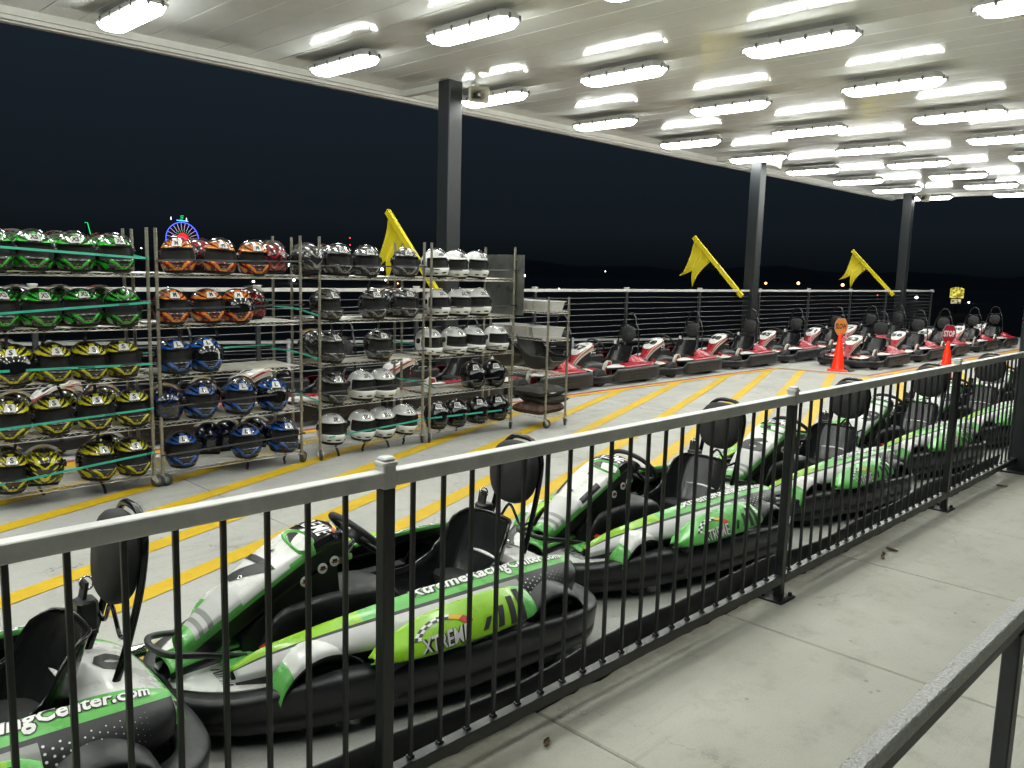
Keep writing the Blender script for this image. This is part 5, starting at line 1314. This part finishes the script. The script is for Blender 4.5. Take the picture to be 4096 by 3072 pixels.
# ================================================================ FLAGS, HORNS, CONES
def flag(x, label):
    t = thing('flag', label, 'flag', (x, 9.33, 0), 0, 'yellow metal flags on the cable railing')
    a = Vector((0, -.13, 1.16)); b = Vector((0, 1.16, 2.43)); d = (b-a).normalized(); n = Vector((0, -d.z, d.y))
    m = MB(); w, h = .030, .045
    c = [a+Vector((sx*w, 0, 0))+n*(sy*h) for sx, sy in ((-1,-1),(1,-1),(1,1),(-1,1))] + [b+Vector((sx*w, 0, 0))+n*(sy*h) for sx, sy in ((-1,-1),(1,-1),(1,1),(-1,1))]
    m.add(c, [(3,2,1,0),(4,5,6,7),(0,1,5,4),(1,2,6,5),(2,3,7,6),(3,0,4,7)], MT['flag']); obj('pole', m, t)
    for s in (.08, .22):
        p = a+d*s; obj('bolt', MB().cyl(p+Vector((-.036,0,0)), p+Vector((.036,0,0)), .012, MT['steel'], 8), t)
    # swallow-tailed sheet curling away from the pole
    top = [(1.13, 2.40), (1.19, 2.21), (1.235, 2.02), (1.28, 1.84), (1.36, 1.68), (1.50, 1.56)]
    bot = [(.66, 1.96), (.74, 1.87), (.86, 1.76), (.97, 1.62), (1.05, 1.47), (1.13, 1.33)]
    top = cr1(np.array(top), 24); bot = cr1(np.array(bot), 24); P = np.zeros((24, 9, 3))
    for i in range(24):
        for j in range(9):
            q = j/8; y, z = top[i]*(1-q)+bot[i]*q
            if i > 15:            # notch between the tails
                k = (i-15)/8; s = .5*k
                q2 = q*(1-2*s)/2*1 if q < .5 else 1-(1-q)*(1-2*s)/2
                q2 = (q/.5)*(.5-s*.98) if q <= .5 else 1-((1-q)/.5)*(.5-s*.98)
                y, z = top[i]*(1-q2)+bot[i]*q2
            P[i, j] = (.03*math.sin(i*.28)-.01, y, z)
    m = MB(); nn = 24
    L_ = P[:, :5]; R_ = P[:, 4:].copy()
    # two halves so that the tails part
    for i in range(16, 24):
        k = (i-15)/8; s = .5*k
        ya = top[i]*(1-(.5-s*.98))+bot[i]*(.5-s*.98); yb = top[i]*(.5-s*.98)+bot[i]*(1-(.5-s*.98))
        L_[i, 4, 1:] = ya; R_[i, 0, 1:] = yb
    m.grid(L_, MT['flag'], .006); m.grid(R_, MT['flag'], .006); obj('flag_sheet', m, t)
    obj('bracket', MB().cbox((-.06, -.075, 1.18), (.06, -.0305, 1.30), MT['flag'], .006), t)
flag(7.78, 'yellow swallow-tailed metal flag behind the charcoal and white helmets')
flag(16.25, 'yellow swallow-tailed metal flag on the railing behind kart 48')
flag(24.75, 'yellow swallow-tailed metal flag by the end of the railing, above kart 53')

def horn(x, y, z, rz, tilt, label):
    t = thing('horn_speaker', label, 'loudspeaker', (x, y, z), rz, 'horn loudspeakers on the columns'); t.rotation_euler = (tilt, 0, rz)
    def rect(w, h, yy, c): return [(-w+c, yy, -h), (w-c, yy, -h), (w, yy, -h+c), (w, yy, h-c), (w-c, yy, h), (-w+c, yy, h), (-w, yy, h-c), (-w, yy, -h+c)]
    m = MB(); loft_rings(m, [rect(.05, .05, .20, .02), rect(.062, .055, .14, .02), rect(.12, .085, .04, .02), rect(.155, .11, 0, .02), rect(.15, .105, -.012, .02), rect(.14, .096, -.004, .02), rect(.10, .066, .05, .02), rect(.042, .034, .13, .012), rect(.03, .03, .14, .01)], MT['horn'], (True, True)); obj('flare', m, t)
    obj('driver', MB().lathe([(.001,.20),(.055,.20),(.058,.21),(.058,.27),(.05,.285),(.001,.285)], MT['horn'], 18, 'y'), t)
    m = MB().lathe([(.001,-.005),(.020,-.005),(.034,.01),(.04,.06),(.038,.125)], MT['grey_pl'], 16, 'y').lathe([(.001,-.009),(.018,-.009),(.020,-.005)], MT['horn'], 14, 'y'); obj('phase_plug', m, t)
    obj('bracket', MB().cbox((-.03, .10, .06), (.03, .13, .16), MT['horn'], .004).cbox((-.03, .10, .15), (.03, .26, .165), MT['horn'], .004), t)
horn(8.19, 8.93, 4.02, math.radians(-24), math.radians(6), 'beige horn loudspeaker on the column behind the white helmet rack')
horn(17.05, 8.95, 4.00, math.radians(40), math.radians(6), 'beige horn loudspeaker on the column behind kart 45')
horn(25.85, 8.95, 3.98, math.radians(-40), math.radians(6), 'beige horn loudspeaker on the column at the railing end')

def cone(x, y, word, mface, mtext, label, rz, ang):
    t = thing('traffic_cone', label, 'traffic cone', (x, y, ZP), rz)
    b = .185; m = MB(); oc = [(b*math.cos(a), b*math.sin(a)) for a in np.linspace(PI/8, 2*PI+PI/8, 8, endpoint=False)]
    loft_rings(m, [[(1.06*p, 1.06*q, 0) for p, q in oc], [(1.06*p, 1.06*q, .018) for p, q in oc], [(.96*p, .96*q, .034) for p, q in oc]], MT['cone']); obj('base', m, t)
    obj('cone_body', MB().lathe([(.125,.030),(.118,.045),(.105,.12),(.068,.40),(.034,.66),(.030,.70),(.022,.712),(.001,.712)], MT['cone'], 28), t)
    s = obj('sign', None if False else MB().prism([(-.085,.70),(-.03,.655),(.03,.655),(.085,.70),(.13,.78),(.13,.885),(.075,.985),(-.075,.985),(-.13,.885),(-.13,.78)], -.006, .006, MT['alum'], 'y'), t, (0, 0, 0), (0, 0, ang))
    s.scale = (.9, 1, 1)
    sc = lambda p: ((p[0])*.93, .83+(p[1]-.83)*.94)
    face = [sc(p) for p in ((-.085,.70),(-.03,.655),(.03,.655),(.085,.70),(.13,.78),(.13,.885),(.075,.985),(-.075,.985),(-.13,.885),(-.13,.78))]
    obj('face', MB().prism(face, -.0085, -.0062, mface, 'y').prism(face, .0062, .0085, mface, 'y'), s)
    v, f, a = text2d(word, .035); m = MB()
    m.add([(-.108+.216*p, -.0095, .785+.105*q) for p, q in v], f, mtext); obj('lettering', m, s)
cone(15.31, 6.585, 'SLOW', MT['sign_or'], MT['ink'], 'orange traffic cone topped with an orange SLOW sign', .3, math.radians(-50)-.3)
cone(15.28, 4.70, 'STOP', MT['sign_red'], MT['inkw'], 'orange traffic cone topped with a red STOP sign', .1, math.radians(-46)-.1)
tag(obj('wheel_chock', MB().prism([(-.20, 0), (.20, 0), (.17, .02), (-.13, .17), (-.17, .17)], -.14, .14, MT['blk_matt'], 'x'), None, (15.45, 6.55, ZP), (0, 0, math.radians(190))), 'black wedge-shaped ramp plate against the nose of kart 53', 'ramp')

# dry leaves blown against the fence foot
def leaf(x, y, s, rz, label):
    P = np.zeros((9, 5, 3))
    for i in range(9):
        u = i/8; w = .35*math.sin(PI*u)**.8*(1+.25*math.sin(u*19))
        for j in range(5): q = -1+j/2; P[i, j] = (s*(u-.5)*2, s*w*q, .004+s*.22*abs(q)**1.5+s*.12*u*u)
    tag(obj('dry_leaf', MB().grid(P, MT['leaf'], .001), None, (x, y, .0005), (0, 0, rz)), label, 'leaf', 'dry leaves on the walkway')
for i, (x, y) in enumerate(((4.82, 1.72), (4.90, 1.745), (5.0, 1.735), (1.98, 1.75), (7.3, 1.75))):
    leaf(x, y, rnd.uniform(.025, .045), rnd.uniform(0, 6), 'curled brown dry leaf on the walkway at the foot of the picket fence')

# ================================================================ FAR AWAY
def tubes(paths, r, m, n=4):
    mb = MB()
    for p in paths: mb.tube(p, r, m, n)
    return mb
fw = thing('ferris_wheel', 'distant Ferris wheel outlined in blue with white spokes and red hub lights', 'ferris wheel', (175.0, 400, -4.2))
E_ = {k: emission('light ' + k, c, s) for k, c, s in (('blue', (.05, .09, 1.0), 4.5), ('pink', (.85, .55, 1.0), 1.5), ('red', (1.0, .03, .06), 2.2), ('grn', (.02, .9, .25), 1.6), ('white', (1, .98, .95), 14), ('amber', (1, .45, .12), 12), ('cyan', (.1, .5, 1), 3), ('rd', (1, .05, .05), 6))}
cz = 11.9+4.2; Rw = 8.0
arc = lambda r, a0=0, a1=2*PI, n=64: [(r*math.cos(a), 0, cz+r*math.sin(a)) for a in np.linspace(a0, a1, n)]
obj('rim', MB().tube(arc(Rw), .16, E_['blue'], 6, True), fw)
for k in range(24):
    a = 2*PI*k/24+.06; c, s = math.cos(a), math.sin(a)
    obj('spoke', MB().tube([(4.4*c, 0, cz+4.4*s), (7.6*c, 0, cz+7.6*s)], .075, E_['pink'], 4), fw)
obj('hub_rays', tubes([[(.8*math.cos(a), 0, cz+.8*math.sin(a)), (3.2*math.cos(a), 0, cz+3.2*math.sin(a))] for a in np.linspace(0, 2*PI, 40, endpoint=False)], .09, E_['red']), fw)
obj('inner_ring_lights', tubes([[(3.6*math.cos(a), 0, cz+3.6*math.sin(a)), (4.2*math.cos(a), 0, cz+4.2*math.sin(a))] for a in np.linspace(0, 2*PI, 24, endpoint=False)], .09, E_['grn']), fw)
obj('leg', MB().cyl((-5, .5, 0), (0, .5, cz), .35, MT['rail_dk'], 8), fw); obj('leg', MB().cyl((5, .5, 0), (0, .5, cz), .35, MT['rail_dk'], 8), fw)
obj('crown_bar', MB().tube([(-2.6, 0, cz+Rw+.9), (-1, 0, cz+Rw+.75), (1.5, 0, cz+Rw+.75), (3, 0, cz+Rw+.6)], .17, E_['cyan'], 5), fw)
obj('crown_scroll', MB().tube([(-1, 0, cz+Rw+1.5), (0, 0, cz+Rw+1.4), (.6, 0, cz+Rw+2.4), (-.4, 0, cz+Rw+2.2), (-.6, 0, cz+Rw+3), (.8, 0, cz+Rw+3.1)], .13, E_['grn'], 5), fw)
for dx, dz in ((-5.3, 1.4), (2.2, 1.3)): obj('crown_lamp', MB().lathe([(.01, -.5), (.28, -.3), (.16, .8), (.01, 1.1)], emission('crown lamp', (.9, .95, 1), 2.0), 8, 'z', (dx, 0, cz+Rw+dz)), fw)
tw = thing('light_tower', 'distant thin tower edged with a green light strip', 'tower', (132, 400, -4.2))
obj('mast', MB().cyl((0, .5, 0), (0, .5, 22), .5, MT['rail_dk'], 8, .3), tw)
obj('light_strip', MB().tube([(-.9, 0, 21.5), (.2, 0, 21.5), (1.3, 0, 16.5)], .14, E_['grn'], 5), tw)

def lamp(px_, py_, dist, m, r, label, group):
    d = R @ np.array([px_-CEN[0], py_-CEN[1], FPX]); d = d/math.hypot(d[0], d[1]); p = np.array([0, 0, 1.6])+d*dist
    r *= .72; t = thing('street_lamp', label, 'street lamp', (p[0], p[1], -4.2), 0, group); h = p[2]+4.2
    obj('lamp_head', MB().lathe([(.01, -r), (r*.8, -r*.6), (r, 0), (r*.8, r*.6), (.01, r)], m, 10, 'z', (0, 0, h)), t)
    obj('mast', MB().cyl((0, 0, 0), (0, 0, h-r*.9), r*.18, MT['rail_dk'], 6), t)
T_ = lambda c, r_, x, y: ((c*1024+x/2.16)/4, (r_*768+y/2.16)/4)
g1 = 'lamps scattered in the dark distance'
for (c, r_, x, y, m, s) in ((1,1,282,630,'white',.55),(1,1,322,760,'white',.7),(1,1,1090,668,'white',.6),(1,1,1120,758,'white',.5),(1,1,1225,790,'amber',.25),(1,1,1500,790,'rd',.2),(2,1,107,722,'white',.5),(0,1,2190,775,'white',.5),(2,1,407,835,'white',.22),(3,1,1283,912,'white',.55),(3,1,1735,953,'white',.32),(1,1,925,1205,'white',.5),(0,1,1220,485,'white',.22),(2,1,807,686,'white',.18),(0,1,1245,0,'white',.0)):
    if s: lamp(*T_(c, r_, x, y), 260, E_[m], s, {'white': 'small white street lamp glowing far off in the dark', 'amber': 'small amber street lamp glowing far off in the dark', 'rd': 'small red lamp glowing far off in the dark'}[m], g1 + ', ' + m)
for (c, r_, x, y, s) in ((2,1,160,880,.4),(2,1,287,875,.34),(3,1,262,788,.5),(3,1,645,803,.5),(1,1,1178,1195,.75),(1,1,1150,1225,.5),(2,1,250,1140,.4),(2,1,250,1268,.45)):
    lamp(*T_(c, r_, x, y), 230, E_['amber'], s, 'orange street lamp glowing beyond the cable railing', g1 + ', orange')
lamp(*T_(3, 1, 2193-2212, 788), 230, E_['amber'], .4, 'orange street lamp glowing beyond the cable railing', g1 + ', orange')
for (c, r_, x, y) in ((1,1,812,397),(1,1,812,457),(3,1,947,890)): lamp(*T_(c, r_, x, y), 260, E_['rd'], .2, 'small red beacon high in the dark distance', 'red beacons in the distance')
# lit roadside sign
d = R @ np.array([957-CEN[0], 293-CEN[1], FPX]); d = d/math.hypot(d[0], d[1]); p = np.array([0, 0, 1.6])+d*170
ys = thing('roadside_sign', 'distant lit yellow roadside sign over a smaller panel', 'sign', (p[0], p[1], -4.2), math.atan2(d[1], d[0])-PI/2)
h = p[2]+4.2
def sign_mat(name, c1, c2, s):
    m = emission(name, c1, s); nt = m.node_tree; e = [n for n in nt.nodes if n.type == 'EMISSION'][0]
    tc = nt.nodes.new('ShaderNodeTexCoord'); n = nt.nodes.new('ShaderNodeTexNoise'); n.inputs['Scale'].default_value = 2.2; n.inputs['Detail'].default_value = 4
    nt.links.new(tc.outputs['Object'], n.inputs['Vector']); cr = nt.nodes.new('ShaderNodeValToRGB'); cr.color_ramp.elements[0].position = .42; cr.color_ramp.elements[0].color = (*c2, 1); cr.color_ramp.elements[1].position = .6; cr.color_ramp.elements[1].color = (*c1, 1)
    nt.links.new(n.outputs[0], cr.inputs[0]); nt.links.new(cr.outputs[0], e.inputs[0]); return m
obj('panel', MB().prism([(-1.1, h-.9), (1.1, h-.9), (1.1, h+.75), (.7, h+.95), (0, h+1.05), (-.7, h+.95), (-1.1, h+.75)], -.12, .12, sign_mat('lit yellow sign', (1, .88, .15), (.25, .2, .02), 1.0), 'y'), ys)
obj('lower_panel', MB().prism([(-.85, h-1.9), (.75, h-1.9), (.75, h-1.1), (-.85, h-1.1)], -.12, .12, sign_mat('lit lower panel', (.9, .85, .45), (.05, .05, .02), .8), 'y'), ys)
obj('mast', MB().cyl((0, .25, 0), (0, .25, h-.5), .14, MT['rail_dk'], 8), ys)
